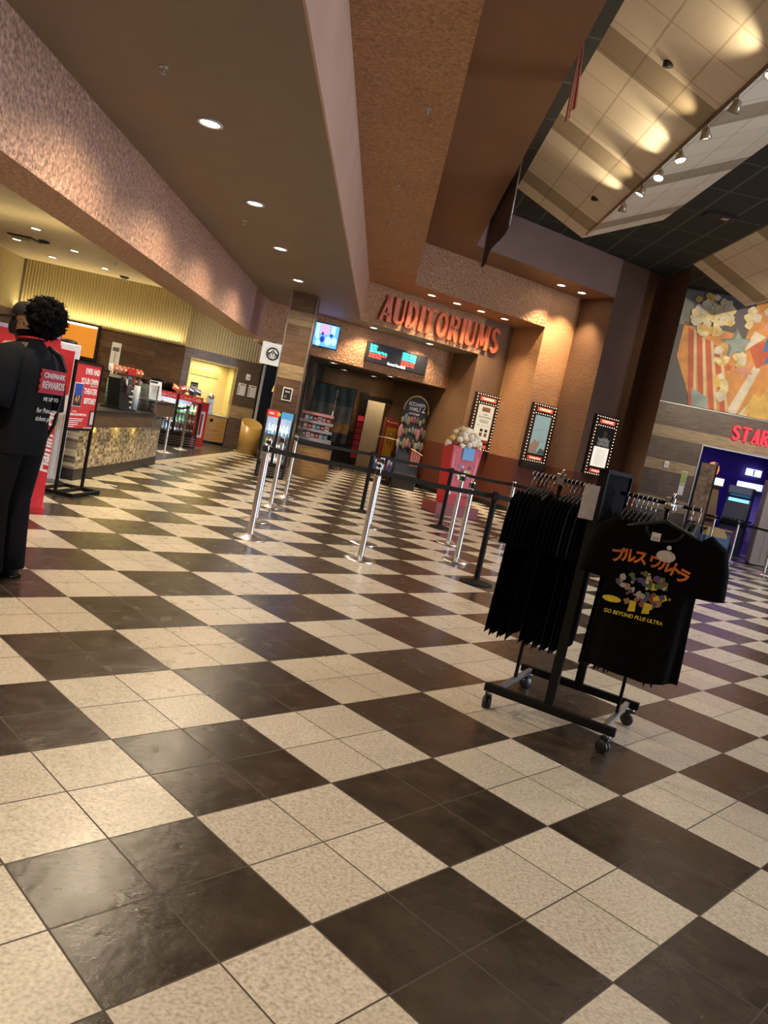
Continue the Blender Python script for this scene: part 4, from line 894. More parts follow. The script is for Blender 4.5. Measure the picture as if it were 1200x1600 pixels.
COKE = emit('backlit cola red', (1.0, 0.03, 0.04), 0.22, (0.5, 0.02, 0.03))
CKX, CKY, CKR = -4.66, 18.02, R(38)
t, zs, L = cooler('drink_cooler', 'black two-door drink cooler with red headers beside the food counter', (CKX, CKY, 0.004), CKR, 1.25, 0.55, 1.20, 0.30, 2, None, [COKE], ['Coca-Cola', 'Coca-Cola'])
m = MB().box(0, 0, 0.55, 0.02, 0.42, 1.06, RED).box(0.012, 0, 0.55, 0.004, 0.22, 0.62, WHT).box(0.015, 0.0, 0.55, 0.004, 0.08, 0.5, DRED)
m.build('side_advert', t, T(0.70, 0.10, 0.03, R(-62)))
bt = {}
def put_bottles(zs, L, W, D, n, pal, where, group, fill):
    nmz = ['bottom', 'middle', 'top']
    for zi, z in enumerate(zs):
        for i in range(n):
            mt = pal(zi, i)
            if mt is None: continue
            if mt.name not in bt: bt[mt.name] = o = bottle(mt, RED if mt is not RED else WHT).build('bottle')
            else: o = copy_tree(bt[mt.name])
            o.location = L @ Vector((-W/2+0.10+(W-0.2)*i/(n-1), 0.13, z+0.007))
            tag(o, '%s bottle, %d from the left on the %s shelf of the %s' % (mt.name.split()[0], i+1, nmz[zi], where), 'bottle', group)
DKB = plain('brown cola', (0.06, 0.02, 0.012), 0.15); LIME = plain('green soda', (0.12, 0.42, 0.08), 0.2); WAT = plain('blue water', (0.25, 0.45, 0.62), 0.15); YLB = plain('yellow juice', (0.8, 0.62, 0.06), 0.25); ORB = plain('orange soda', (0.8, 0.22, 0.03), 0.25)
put_bottles(zs, L, 1.25, 0.55, 14, lambda z, i: [[WAT, WAT, DKB], [ORB, YLB, WAT], [WAT, LIME, LIME]][min(2, i//5)][(z+i) % 3] if i < 7 else (LIME if z else DKB), 'two-door cooler', 'bottles in the two-door cooler', 1)
# things on the cooler
CT = lambda x, y, z=1.205: L @ Vector((x, y, z))
for i, (x, mt, lb) in enumerate(((-0.03, ORNG, 'orange snack bag lying on the two-door cooler'), (0.20, RED, 'red snack bag leaning on the two-door cooler'), (0.36, plain('navy foil', (0.03, 0.04, 0.16), 0.3), 'dark blue snack bag on the two-door cooler, left of the other blue one'), (0.53, plain('navy foil', (0.03, 0.04, 0.16), 0.3), 'dark blue snack bag on the two-door cooler, beside the white menu card'))):
    o = pack(mt, 0.17, 0.17).build('snack_bag'); o.location = CT(x, 0.14, 1.24); o.rotation_euler = (R(-35), R(rnd.uniform(-25, 25)), CKR); tag(o, lb, 'snack bag', 'bags on the drink cooler')
bk = tag(MB().lathe([(0.0, 0.0), (0.17, 0.0), (0.19, 0.03), (0.17, 0.16), (0.10, 0.22), (0, 0.23)], CLOTH, 22).blob((0.02, -0.165, 0.13), 0.03, KRAFT, (1, .3, 1)).build('cap'), 'black cloth cap with gold badge on the drink cooler', 'cap'); bk.location = CT(-0.44, 0.25)
bk2 = tag(MB().lathe([(0.0, 0.0), (0.14, 0.0), (0.15, 0.03), (0.13, 0.13), (0.08, 0.19), (0, 0.2)], CLOTH, 22).build('cap'), 'plain black cloth cap on the drink cooler, right of the badged one', 'cap'); bk2.location = CT(-0.08, 0.38)
mc = tag(MB().box(0, 0, 0.16, 0.18, 0.02, 0.32, BLK).box(0, -0.012, 0.15, 0.15, 0.004, 0.24, WHT).box(0, -0.015, 0.245, 0.12, 0.002, 0.03, INK).build('menu_card'), 'black-framed white card standing on the drink cooler', 'menu card'); mc.location = CT(0.52, 0.4); mc.rotation_euler = (0, 0, CKR)

# niche cabinet, dispenser, notices
LN = T(-5.31, 20.4, 0, RW2)
nc = thing('niche_cabinet', 'pale oak cabinet under the yellow wall niche', 'cabinet', tuple(LN.translation), RW2)
MB().box(0.825, 0.31, 0.44, 1.24, 0.58, 0.70, BOARD).build('body', nc); MB().box(0.825, 0.33, 0.045, 1.22, 0.5, 0.082, BLK).build('toe_kick', nc); MB().box(0.825, 0.30, 0.80, 1.235, 0.62, 0.022, PALE).build('worktop', nc)
for x in (0.515, 1.135): MB().box(x, 0.010, 0.44, 0.605, 0.012, 0.68, BOARD).build('door', nc)
MB().lathe([(0.0, -0.012), (0.05, -0.012), (0.05, 0.0)], BLK, 18, T(1.02, -0.002, 0.66, 0, PI/2)).build('waste_hole', nc)
dp = thing('drink_dispenser', 'silver dome-topped dispenser standing in the wall niche', 'dispenser', tuple(LN @ Vector((0.95, 0.15, 0.811))), RW2)
MB().box(0, 0.05, 0.2, 0.15, 0.2, 0.4, STEEL, None, 0.01).build('body', dp); MB().blob((0, 0.02, 0.44), 0.105, CHR).build('dome', dp); MB().box(0, -0.08, 0.02, 0.17, 0.14, 0.03, STEEL).build('drip_tray', dp); MB().cyl((0, -0.06, 0.3), (0, -0.1, 0.26), 0.015, STEEL).build('spout', dp)
for i, (x, lb) in enumerate(((1.68, 'white sheet with black bullets on the wall beside the niche'), (1.98, 'white sheet with black bullets on the wall nearest the white trim'))):
    m = MB().box(0, -0.004, 0, 0.22, 0.004, 0.32, WHT).box(0.01, -0.008, 0.12, 0.15, 0.002, 0.02, INK)
    for k in range(4): m.box(-0.075, -0.008, 0.06-0.055*k, 0.03, 0.002, 0.03, INK).box(0.02, -0.008, 0.06-0.055*k, 0.12, 0.002, 0.006, STEEL)
    o = tag(m.build('paper_notice'), lb, 'notice', 'notices beside the niche'); o.location = LN @ Vector((x, -0.003, 1.62)); o.rotation_euler = (0, 0, RW2)
sw = tag(MB().box(0, -0.02, 0, 0.12, 0.04, 0.17, WHT, None, 0.01).box(0, -0.045, -0.01, 0.05, 0.01, 0.06, PALE).build('wall_switch'), 'white control box on the wall above the two notices', 'switch'); sw.location = LN @ Vector((1.80, 0, 1.97)); sw.rotation_euler = (0, 0, RW2)
tc = thing('trash_can', 'round caramel coloured trash can with slanted open top', 'trash can', (-3.27, 20.42, 0), R(-62))
GOLD = plain('caramel plastic', (0.42, 0.255, 0.065), 0.3, 0, 0.05)
m = MB(); n = 32; vs = []
for r, zf, sl in ((0.27, 0, 0), (0.27, 0.80, 0.12), (0.245, 0.80, 0.12), (0.245, 0.55, 0.0)):
    for k in range(n): a = 2*PI*k/n; vs.append((r*math.cos(a), r*math.sin(a), zf-sl*math.cos(a)*1.0))
m.add(vs, [(i*n+k, i*n+(k+1) % n, (i+1)*n+(k+1) % n, (i+1)*n+k) for i in range(3) for k in range(n)]+[tuple(3*n+k for k in range(n)), tuple(range(n))[::-1]], GOLD, None, True).build('drum', tc)
MB().lathe([(0.24, 0.545), (0.0, 0.56)], plain('dark bag', (0.03, 0.025, 0.02), 0.5), 24).build('liner', tc)

# cafe sign, pendant lamps
cf = thing('cafe_sign', 'square cream sign with round black emblem above the cafe opening', 'sign', tuple(pf(-1.62, D3-0.28))+(2.52,), RZP-R(12))
MB().box(0, 0, 0, 0.50, 0.12, 0.50, emit('cream lightbox', (1, 0.93, 0.78), 0.45, (0.7, 0.66, 0.55)), None, 0.01).build('box', cf)
m = MB(); ring = lambda r0, r1, n=28: [m.plate([(r0*math.cos(a), r0*math.sin(a)), (r1*math.cos(a), r1*math.sin(a)), (r1*math.cos(b3), r1*math.sin(b3)), (r0*math.cos(b3), r0*math.sin(b3))], -0.066, -0.060, INK) for a, b3 in [(2*PI*k/n, 2*PI*(k+1)/n) for k in range(n)]]
ring(0.115, 0.15); ring(0.175, 0.178)
for s in (-1, 1):
    for k in range(4): m.tube([(s*(0.03+0.018*k), -0.063, 0.07-0.02*k), (s*(0.05+0.018*k), -0.063, 0.0), (s*(0.035+0.02*k), -0.063, -0.10+0.012*k)], 0.0055, INK, 5)
    m.plate([(s*0.05, 0.02), (s*0.11, 0.02), (s*0.10, -0.06)], -0.066, -0.06, INK)
m.plate([(0.035*math.cos(a), 0.035+0.042*math.sin(a)) for a in [2*PI*k/14 for k in range(14)]], -0.0665, -0.06, INK).plate([(0.025*math.cos(a), 0.033+0.032*math.sin(a)) for a in [2*PI*k/14 for k in range(14)]], -0.068, -0.06, WHT)
m.plate([(-0.03, 0.075), (-0.035, 0.105), (-0.015, 0.09), (0, 0.112), (0.015, 0.09), (0.035, 0.105), (0.03, 0.075)], -0.068, -0.06, WHT)
for k in range(4): m.plate([(0.012*math.cos(a)-0.0, -0.02-0.03*k+0.012*math.sin(a)) for a in [2*PI*q/8 for q in range(8)]], -0.0668, -0.06, INK)
m.build('emblem', cf); MB().box(0, 0.1, 0.262, 0.06, 0.3, 0.03, BLK).build('bracket', cf)
for i, (x, y) in enumerate(((-3.15, 22.6), (-2.85, 22.75))):
    p = thing('pendant_lamp', ('left' if i == 0 else 'right')+' amber pendant lamp glowing inside the dark cafe opening', 'lamp', (x, y, 1.75), 0, 'pendant lamps in the cafe')
    MB().lathe([(0.02, 0.30), (0.05, 0.24), (0.10, 0.0), (0.095, 0.0)], emit('amber glass', (1, 0.42, 0.1), 1.2), 18).build('lamp_shade', p); MB().cyl((0, 0, 0.28), (0, 0, 1.2), 0.006, BLK).build('cord', p)
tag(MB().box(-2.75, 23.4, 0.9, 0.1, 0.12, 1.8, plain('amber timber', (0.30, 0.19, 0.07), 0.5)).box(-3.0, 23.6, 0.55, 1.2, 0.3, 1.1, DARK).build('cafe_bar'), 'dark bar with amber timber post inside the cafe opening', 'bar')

# framed notice on the column, small cooler, kiosk
fn = thing('framed_notice', 'small black notice in a white frame on the striped column', 'notice', (-1.98, 15.995, 1.66))
MB().box(0, -0.008, 0, 0.2, 0.016, 0.27, WHT, None, 0.003).build('frame', fn); m = MB().box(0, -0.018, 0, 0.155, 0.004, 0.22, INK).box(0.0, -0.021, 0.05, 0.09, 0.002, 0.03, PALE).box(-0.03, -0.021, -0.05, 0.05, 0.002, 0.05, STEEL); m.build('sheet', fn)
SCX, SCY, SCR = -1.93, 15.2, R(6)
RLB = emit('backlit header red', (0.9, 0.06, 0.05), 0.45, (0.5, 0.03, 0.03)); BLB = emit('backlit header blue', (0.1, 0.4, 0.7), 0.45, (0.05, 0.2, 0.35))
t, zs2, L2 = cooler('drink_cooler', 'narrow black drink cooler with red and blue header, in front of the striped column', (SCX, SCY, 0), SCR, 0.56, 0.5, 1.30, 0.26, 2, None, [RLB, BLB], [None, None])
m = MB().blob((-0.17, -0.03, 1.23), 0.05, WHT, (1.1, 0.06, 0.5)).blob((-0.03, -0.03, 1.23), 0.04, YELW, (1, 0.06, 1)); m.build('header_badge', t)
put_bottles(zs2, L2, 0.56, 0.5, 6, lambda z, i: (YLB if i < 2 else DKB) if z == 1 else (WAT if i % 2 else (ORB if z == 0 else WAT)), 'narrow cooler', 'bottles in the narrow cooler', 1)
KX, KY, KR = -1.33, 17.1, R(10)
ki = thing('candy_kiosk', 'oak-fronted kiosk with black top in front of the hanging banner', 'kiosk', (KX, KY, 0), KR)
MB().box(0, 0.25, 0.34, 0.78, 0.5, 0.68, BOARD).build('body', ki); MB().box(0, 0.25, 0.71, 0.82, 0.56, 0.06, BLK).build('worktop', ki); MB().box(0.395, -0.004, 0.34, 0.02, 0.02, 0.68, STEEL).build('corner_trim', ki)
kr = thing('candy_rack', 'pink and grey curved candy rack on the oak kiosk', 'candy rack', tuple(T(KX, KY, 0.74, KR) @ Vector((-0.02, 0.25, 0))), KR)
PNK = plain('pink fascia', (0.66, 0.30, 0.26), 0.5); GRYF = plain('grey fascia', (0.36, 0.34, 0.35), 0.5)
def bow(m, z0, z1, w, mat, dp_=0.2): 
    pts = [(w*(i/10-0.5), -0.10-0.10*math.sin(PI*i/10)) for i in range(11)]
    return m.prism(pts+[(w*0.5, dp_), (-w*0.5, dp_)], z0, z1, mat)
for z0, z1, w, mt in ((0.0, 0.13, 0.78, GRYF), (0.26, 0.32, 0.74, GRYF), (0.44, 0.50, 0.72, GRYF), (0.62, 0.68, 0.68, PNK)): bow(MB(), z0, z1, w, mt).build('shelf', kr)
MB().box(0, 0.19, 0.35, 0.6, 0.02, 0.7, plain('smoke acrylic', (0.10, 0.08, 0.09), 0.3)).build('back_panel', kr); MB().box(0.3, -0.1, 0.72, 0.03, 0.02, 0.14, WHT).build('price_flag', kr)
for sx in (-0.3, 0.3): MB().box(sx, 0.12, 0.33, 0.03, 0.03, 0.66, GRYF).build('upright', kr)
LK = T(KX, KY, 0.74, KR) @ T(-0.02, 0.25, 0); cd_p = {}
for zi, z in enumerate((0.13, 0.32, 0.50)):
    for i in range(6):
        mt = (RED, WHT, plain('salmon print', (0.62, 0.3, 0.16), 0.5), RED, PALE, TEALP)[(i+zi*2) % 6]
        if mt.name not in cd_p: cd_p[mt.name] = o = MB().box(0, 0, 0.05, 0.085, 0.04, 0.10, mt, None, 0.004).box(0, -0.021, 0.05, 0.05, 0.002, 0.03, WHT if mt is not WHT else RED).build('candy_box')
        else: o = copy_tree(cd_p[mt.name])
        o.location = LK @ Vector((-0.24+0.096*i, -0.05, z+0.002)); o.rotation_euler = (0, 0, KR)
        tag(o, 'candy box %d from the left on the %s level of the pink and grey rack' % (i+1, ['lowest', 'middle', 'upper'][zi]), 'candy box', 'candy boxes on the kiosk rack')
tag(MB().blob((0, 0, 0.16), 0.14, plain('olive cloth', (0.10, 0.11, 0.05), 0.8), (0.8, 0.8, 1.1), 2, 0.2).build('cushion') if False else MB().box(0, 0, 0.06, 0.12, 0.15, 0.118, plain('olive card', (0.10, 0.12, 0.05), 0.7), None, 0.02).build('storage_tin'), 'olive green tin at the left end of the kiosk top', 'tin').location = T(KX, KY, 0.74, KR) @ Vector((-0.33, -0.0, 0)) if False else T(KX, KY, 0.74, KR) @ Vector((-0.345, 0.05+0.0, 0.133))

# banner, film strip pillar, corridor furniture
bn = thing('hanging_banner', 'large dark green and amber movie banner on a frame in the corridor', 'banner', (-1.45, 21.9, 0), R(2))
m = MB()
for lo, hi, mt in ((0.72, 1.0, plain('banner black', (0.010, 0.010, 0.010), 0.6)), (1.0, 1.28, plain('banner amber', (0.20, 0.10, 0.02), 0.6, 0, 0.5, 6)), (1.28, 1.75, plain('banner grey', (0.05, 0.06, 0.055), 0.6, 0, 0.4, 5)), (1.75, 2.25, plain('banner green', (0.012, 0.034, 0.03), 0.6, 0, 0.4, 5))):
    m.surf(lambda u, v, a=lo, b2=hi: ((u-0.5)*1.2, 0.02*math.sin(u*26+1.2*math.sin(3*(a+(b2-a)*v)))*(0.4+0.6*(2.25-(a+(b2-a)*v))), a+(b2-a)*v), 48, 6, mt)
m.build('cloth', bn)
PK = plain('banner lettering', (0.5, 0.42, 0.26), 0.6); m = MB()
for i, ch in enumerate('ANTLERS'): m.text(ch, 0.10, 2.12-0.085*i, 0.10, PK, -0.035, 0.001, 'CENTER', 1.1)
m.build('banner_lettering', bn)
for x in (-0.61, 0.61): MB().cyl((x, 0.03, 0), (x, 0.03, 2.28), 0.012, BLKM).build('stand_pole', bn)
MB().cyl((-0.63, 0.03, 2.27), (0.63, 0.03, 2.27), 0.012, BLKM).build('top_rail', bn)
for x in (-0.61, 0.61): MB().box(x, 0.03, 0.012, 0.05, 0.4, 0.024, BLKM).build('foot', bn)
tag(MB().box(-0.42, 22.6, 0.42, 1.0, 0.5, 0.84, DARK).build('cabinet') if False else MB().box(0, 0, 0.55, 0.85, 0.4, 1.1, plain('dark cabinet', (0.014, 0.011, 0.01), 0.5), None, 0.01).build('dark_cabinet'), 'plain dark cabinet between the banner and the lit doorway', 'cabinet').location = (-1.15, 23.1, 0)
fs_ = thing('film_strip_pillar', 'slim black pillar with a column of red lit frames by the doorway', 'pillar', (-0.62, 23.3, 0))
MB().box(0, 0, 1.15, 0.24, 0.12, 2.3, BLK).build('post', fs_)
rr = [emit('dim red frame', (0.6, 0.015, 0.03), 0.06, (0.2, 0.01, 0.015)), emit('bright red frame', (0.9, 0.05, 0.08), 0.2, (0.3, 0.02, 0.03)), plain('black frame', (0.02, 0.01, 0.01), 0.4)]
for i in range(9): MB().box(0.01, -0.064, 0.42+0.185*i, 0.17, 0.008, 0.15, rr[1] if i == 6 else (rr[2] if i > 6 else rr[0])).build('film_frame', fs_)
mk = thing('vending_kiosk', 'red and yellow self-service kiosk standing by the corridor corner', 'kiosk', (0.33, 22.2, 0), R(8))
MB().box(0, 0.2, 0.85, 0.38, 0.4, 1.7, plain('kiosk red', (0.42, 0.05, 0.02), 0.4), None, 0.015).build('cabinet', mk)
MB().box(0, -0.006, 1.0, 0.28, 0.016, 0.9, plain('kiosk yellow', (0.62, 0.36, 0.04), 0.4)).box(0, -0.017, 1.27, 0.13, 0.008, 0.11, INK).box(0, -0.022, 1.27, 0.105, 0.004, 0.085, KRAFT).box(-0.05, -0.017, 1.04, 0.02, 0.01, 0.12, INK).box(0.04, -0.017, 1.03, 0.02, 0.01, 0.14, INK).build('front_panel', mk)
MB().text('movies', 0.03, 1.60, 0.10, WHT, -0.006, 0.003, 'CENTER', 0.95, 0.002).blob((-0.14, -0.004, 1.61), 0.026, WHT, (1, .2, 1.2)).build('header_lettering', mk)

# round-topped movie standee against the corridor wall (plain shapes instead of the printed figures)
sx_, sy_ = 0.88, 21.0
sd = thing('movie_standee', 'tall round-topped cardboard movie standee with white title, against the brown corridor wall', 'standee', (sx_, sy_, 0), R(24))
MB().box(0, 0.1, 0.42, 0.72, 0.4, 0.84, plain('standee plinth', (0.014, 0.012, 0.013), 0.5)).build('plinth', sd)
pts = [(-0.34, 0.84), (0.34, 0.84)] + [(0.36*math.cos(a), 2.02+0.38*math.sin(a)) for a in [PI*k/16 for k in range(17)]]
MB().plate(pts, 0.06, 0.10, INK).build('back_board', sd)
MB().tube([(0.37*math.cos(a), 0.05, 2.02+0.39*math.sin(a)) for a in [-0.1+(PI+0.2)*k/20 for k in range(21)]], 0.016, KRAFT, 8).build('rim', sd)
MB().text('ADDAMS', -0.04, 2.18, 0.15, WHT, 0.05, 0.004, 'CENTER', 0.72, 0.001).text('FAMILY', -0.04, 2.05, 0.15, WHT, 0.05, 0.004, 'CENTER', 0.72, 0.001).text('2', 0.215, 2.10, 0.32, WHT, 0.05, 0.004, 'CENTER', 0.7, 0.0).text('OCTOBER', -0.04, 1.925, 0.07, WHT, 0.05, 0.004).build('title', sd)
rnd = random.Random(12); cl = [plain('dull cream', (0.16, 0.14, 0.09), 0.6), plain('dull green', (0.06, 0.07, 0.03), 0.6), plain('dull mauve', (0.12, 0.035, 0.07), 0.6), plain('dull pink', (0.20, 0.09, 0.09), 0.6), plain('dull tan', (0.14, 0.09, 0.05), 0.6), plain('dull blue', (0.08, 0.12, 0.15), 0.6)]
m = MB()
for i in range(26):
    a = -0.36+0.72*(i % 9)/8; z = 1.02+0.27*(i//9)*1.2+rnd.uniform(-0.06, 0.06); s = rnd.uniform(0.05, 0.10)
    m.blob((a, 0.02, z+0.1), s, cl[(i*5) % 6], (0.7, 0.3, rnd.uniform(1.2, 2.0)), 2, 0.3, 2, i)
m.build('cut_out_shapes', sd)
m = MB()
for i in range(9): m.plate([(0.02+0.032*i, 0.55), (0.042+0.032*i, 0.55), (0.052+0.036*i, 1.0-0.012*i), (0.024+0.036*i, 1.0-0.012*i)], -0.14, -0.11, DRED if i % 2 == 0 else plain('stripe cream', (0.3, 0.24, 0.18), 0.6))
m.plate([(0.0, 0.99), (0.16, 0.95), (0.36, 0.87), (0.36, 0.90), (0.16, 0.975), (0.0, 1.02)], -0.16, -0.11, KRAFT).build('striped_bucket', sd)
# rack of booster seats
sr2 = thing('booster_seat_rack', 'black wire rack with hoop handle for booster seats, in the corridor mouth', 'rack', (0.22, 19.9, 0), R(-6))
MB().box(0, 0.2, 0.30, 0.62, 0.4, 0.05, BLKM).box(0, 0.2, 0.03, 0.62, 0.42, 0.06, BLKM).build('base', sr2)
for x in (-0.29, 0.29):
    for y in (0.02, 0.38): MB().cyl((x, y, 0.0), (x, y, 0.62), 0.014, BLKM).build('post', sr2)
MB().tube([(-0.29, 0.35, 0.6), (-0.28, 0.36, 1.12), (-0.24, 0.36, 1.16), (0.0, 0.36, 1.17), (0.24, 0.36, 1.16), (0.29, 0.36, 1.10), (0.29, 0.35, 0.6)], 0.011, STEEL, 8).build('hoop', sr2)
LR = T(0.22, 19.9, 0, R(-6)); SB = plain('seat blue', (0.03, 0.05, 0.16), 0.45); SG = plain('seat grey', (0.26, 0.27, 0.30), 0.5); SPU = plain('seat violet', (0.08, 0.05, 0.22), 0.45)
def seat(mat):
    m = MB().surf(lambda u, v: (0.088*math.cos(2*PI*u)*(1-0.1*v), 0.06+0.11*math.sin(2*PI*u)*(1-0.2*v), 0.36*v*(1-0.35*max(0, -math.sin(2*PI*u)))), 20, 8, mat, None, True)
    m.box(0, 0.06, 0.012, 0.12, 0.14, 0.02, mat); return m
for i, (x, z, mt, lb) in enumerate(((-0.2, 0.332, SB, 'blue booster seat on the left of the wire rack'), (0.0, 0.332, SG, 'grey booster seat in the middle of the wire rack'), (0.2, 0.332, SPU, 'violet booster seat on the right of the wire rack'))):
    o = thing('booster_chair', lb, 'booster seat', tuple(LR @ Vector((x, 0.1, z))), R(-6), 'booster seats on the wire rack')
    seat(mt).build('shell', o); MB().tube([(-0.06, -0.05, 0.04), (-0.04, -0.10, 0.16), (0.0, -0.07, 0.33)], 0.02, SG if mt is not SG else PALE, 8).build('strap', o)
    MB().blob((0.045, -0.05, 0.2), 0.035, PALE, (0.7, 0.4, 1.5)).build('side_pad', o)
tag(MB().box(0, 0, 0.19, 0.6, 0.4, 0.38, BLK, None, 0.02).build('storage_crate'), 'black crate on the floor right of the booster seat rack', 'crate').location = (0.85, 19.6, 0)

# ------------------------------------------------------------------ person
def skin_mesh(verts, edges, radii, root=0, sub=2):
    me = bpy.data.meshes.new('skin_tmp'); me.from_pydata(verts, edges, [])
    o = bpy.data.objects.new('skin_tmp', me); COL.objects.link(o)
    mod = o.modifiers.new('s', 'SKIN'); mod.use_smooth_shade = True; mod.branch_smoothing = 0.6
    sv = me.skin_vertices[0].data
    for i, r in enumerate(radii): sv[i].radius = r if isinstance(r, tuple) else (r, r); sv[i].use_root = (i == root)
    ss = o.modifiers.new('d', 'SUBSURF'); ss.levels = sub; ss.render_levels = sub
    dg = bpy.context.evaluated_depsgraph_get(); dg.update()
    out = bpy.data.meshes.new_from_object(o.evaluated_get(dg))
    bpy.data.objects.remove(o); bpy.data.meshes.remove(me); return out
PB = R(76)              # body heading: turned left of straight ahead
per = thing('person', 'person in black cap, black T-shirt and black trousers, seen from behind at the left edge', 'person', (-2.17, 4.80, 0), PB)
HT = R(24)              # the head turns further left
HC = Vector((0, 0.02, 1.58))
V = [(0, 0, .93), (0, -.01, 1.10), (0, -.02, 1.27), (0, -.02, 1.40), (0, 0.0, 1.47), (-.02, .03, 1.54), (-.02, .02, 1.60), (-.02, 0.01, 1.655),
     (-.17, -.02, 1.385), (-.235, -.02, 1.10), (-.20, .20, 1.03), (.17, -.02, 1.385), (.235, -.05, 1.11), (.20, .14, 1.02),
     (-.09, 0, .87), (-.095, .03, .49), (-.09, -.01, .09), (.09, 0, .87), (.095, .02, .49), (.09, -.02, .09)]
E_ = [(0, 1), (1, 2), (2, 3), (3, 4), (4, 5), (5, 6), (6, 7), (3, 8), (8, 9), (9, 10), (3, 11), (11, 12), (12, 13), (0, 14), (14, 15), (15, 16), (0, 17), (17, 18), (18, 19)]
RD = [.13, .12, .13, .105, .055, .062, .083, .075, .062, .046, .03, .062, .046, .03, .085, .056, .04, .085, .056, .04]
m = MB(); bm_ = skin_mesh(V, E_, RD); m.mesh(bm_, SKIN, None, True)
LH = Matrix.Translation(HC) @ Matrix.Rotation(HT, 4, 'Z')
m.blob((0, 0.095, -0.005), 0.016, SKIN, (0.8, 1.3, 1.4), 2, 0, 1, 0, LH)                      # nose
for s in (-1, 1): m.blob((s*0.083, 0.0, 0.0), 0.03, SKIN, (0.35, 0.7, 1.1), 2, 0.2, 3, 1, LH); m.blob((s*0.032, 0.078, 0.022), 0.013, SKIN, (1.2, .6, .7), 2, 0, 1, 0, LH)
def hand(m, wrist, fwd, s):
    f = Vector(fwd).normalized(); up = Vector((0, 0, 1)); side = f.cross(up).normalized()*s
    w = Vector(wrist)
    m.blob(tuple(w+f*0.05), 0.042, SKIN, (0.95, 1.05, 0.5), 2)
    for i in range(4):
        a = w + f*0.085 + up*(0.03-0.02*i); L = (0.07, 0.078, 0.074, 0.058)[i]
        m.tube([a-f*0.03, a, a+f*L*0.45+side*0.008, a+f*L*0.8+side*0.03, a+f*L*0.85+side*0.05], [0.010, 0.0095, 0.009, 0.008, 0.0065], SKIN, 8)
    a = w + f*0.03 + up*0.03
    m.tube([a, a+up*0.025+f*0.02+side*0.02, a+up*0.03+f*0.05+side*0.035], [0.012, 0.0105, 0.008], SKIN, 8)
hand(m, V[10], (0.15, 1, -0.15), 1); hand(m, V[13], (-0.2, 0.6, -0.5), -1)
m.build('body', per)
def ringsurf(m, rings, mat, n=32, M=None):
    """rings: (z, cx, cy, hw, hd)"""
    vs = []
    for z, cx, cy, hw, hd in rings:
        for k in range(n):
            a = 2*PI*k/n; ca, sa = math.cos(a), math.sin(a)
            vs.append((cx+hw*abs(ca)**0.85*(1 if ca >= 0 else -1), cy+hd*abs(sa)**0.85*(1 if sa >= 0 else -1), z))
    q = len(rings); return m.add(vs, [(i*n+k, i*n+(k+1) % n, (i+1)*n+(k+1) % n, (i+1)*n+k) for i in range(q-1) for k in range(n)], mat, M, True)
SHB = plain('black work shirt', (0.006, 0.007, 0.010), 0.9, 0, 0.2, 60, 0.1, 0.25); TRS = plain('black trousers', (0.0055, 0.0055, 0.0075), 0.92, 0, 0.2, 60, 0.1, 0.25)
m = MB(); ringsurf(m, [(.80, 0, -.005, .19, .145), (.90, 0, -.005, .195, .148), (1.02, 0, -.01, .185, .135), (1.15, 0, -.015, .185, .132), (1.28, 0, -.02, .198, .136), (1.37, 0, -.02, .195, .122), (1.425, 0, -.02, .145, .10), (1.46, 0, -.01, .085, .078), (1.485, 0, -.005, .066, .066)], SHB)
for s in (-1, 1): m.tube([(s*.12, -.02, 1.385), (s*.185, -.02, 1.37), (s*.215, -.02, 1.27), (s*.235, -.022, 1.16), (s*.245, -.015, 1.08)], [.075, .085, .088, .087, .09], SHB, 18)
m.build('shirt', per)
m = MB(); ringsurf(m, [(.80, -.09, 0, .115, .13), (.98, -.03, 0, .12, .125)], TRS, 24)
for s in (-1, 1): m.tube([(s*.075, 0, .92), (s*.095, 0, .82), (s*.10, .02, .50), (s*.10, .0, .25), (s*.10, -.01, .055)], [.115, .12, .098, .095, .10], TRS, 20)
m.build('trousers', per)
for s in (-1, 1):
    MB().surf(lambda u, v: (s*.10+(0.048+0.004*math.sin(PI*v))*math.cos(2*PI*u)*(1 if v < .9 else .3), 0.045+0.135*math.sin(2*PI*u)*(1-0.15*v)-0.02*v, 0.012+0.075*v*(1-0.35*max(0, math.sin(2*PI*u)))), 20, 8, INK, None, True).box(s*.10, .045, .01, .10, .27, .02, BLK, None, .008).build('shoe', per)
m = MB()
HB = Vector((0.0, -0.075, 0.045))
m.blob((0, -0.02, 0.03), 0.098, HAIR, (0.95, 1.0, 1.0), 3, 0.12, 7, 1, LH)
m.blob(tuple(HB), 0.115, HAIR, (1.05, 1.0, 1.0), 4, 0.45, 5, 2, LH)
rnd = random.Random(8)
for i in range(420):
    d = Vector((rnd.gauss(0, 1), rnd.gauss(-0.35, 1), rnd.gauss(0.1, 1))).normalized(); q = HB + d*0.105
    pts = [tuple(q + d*0.006*k + Vector((math.sin(k*1.3+i), math.cos(k*1.7+i), math.sin(k*1.1+2*i)))*0.010) for k in range(6)]
    m.tube(pts, [.0042, .004, .0036, .003, .0025, .0015], HAIR, 3, LH)
m.build('hair', per)
m = MB()
m.surf(lambda u, v: (0.098*math.cos(2*PI*u)*math.cos(v*PI/2)**0.55, 0.005+0.108*math.sin(2*PI*u)*math.cos(v*PI/2)**0.55, 0.035+0.085*math.sin(v*PI/2)), 28, 8, INK, LH, True)
pts = [(0.085*math.cos(a), 0.06+0.14*math.sin(a)) for a in [PI*k/14 for k in range(15)]]
m.prism(pts, 0.030, 0.038, INK, LH @ Matrix.Rotation(R(-10), 4, 'X')); m.build('cap', per)
m = MB()
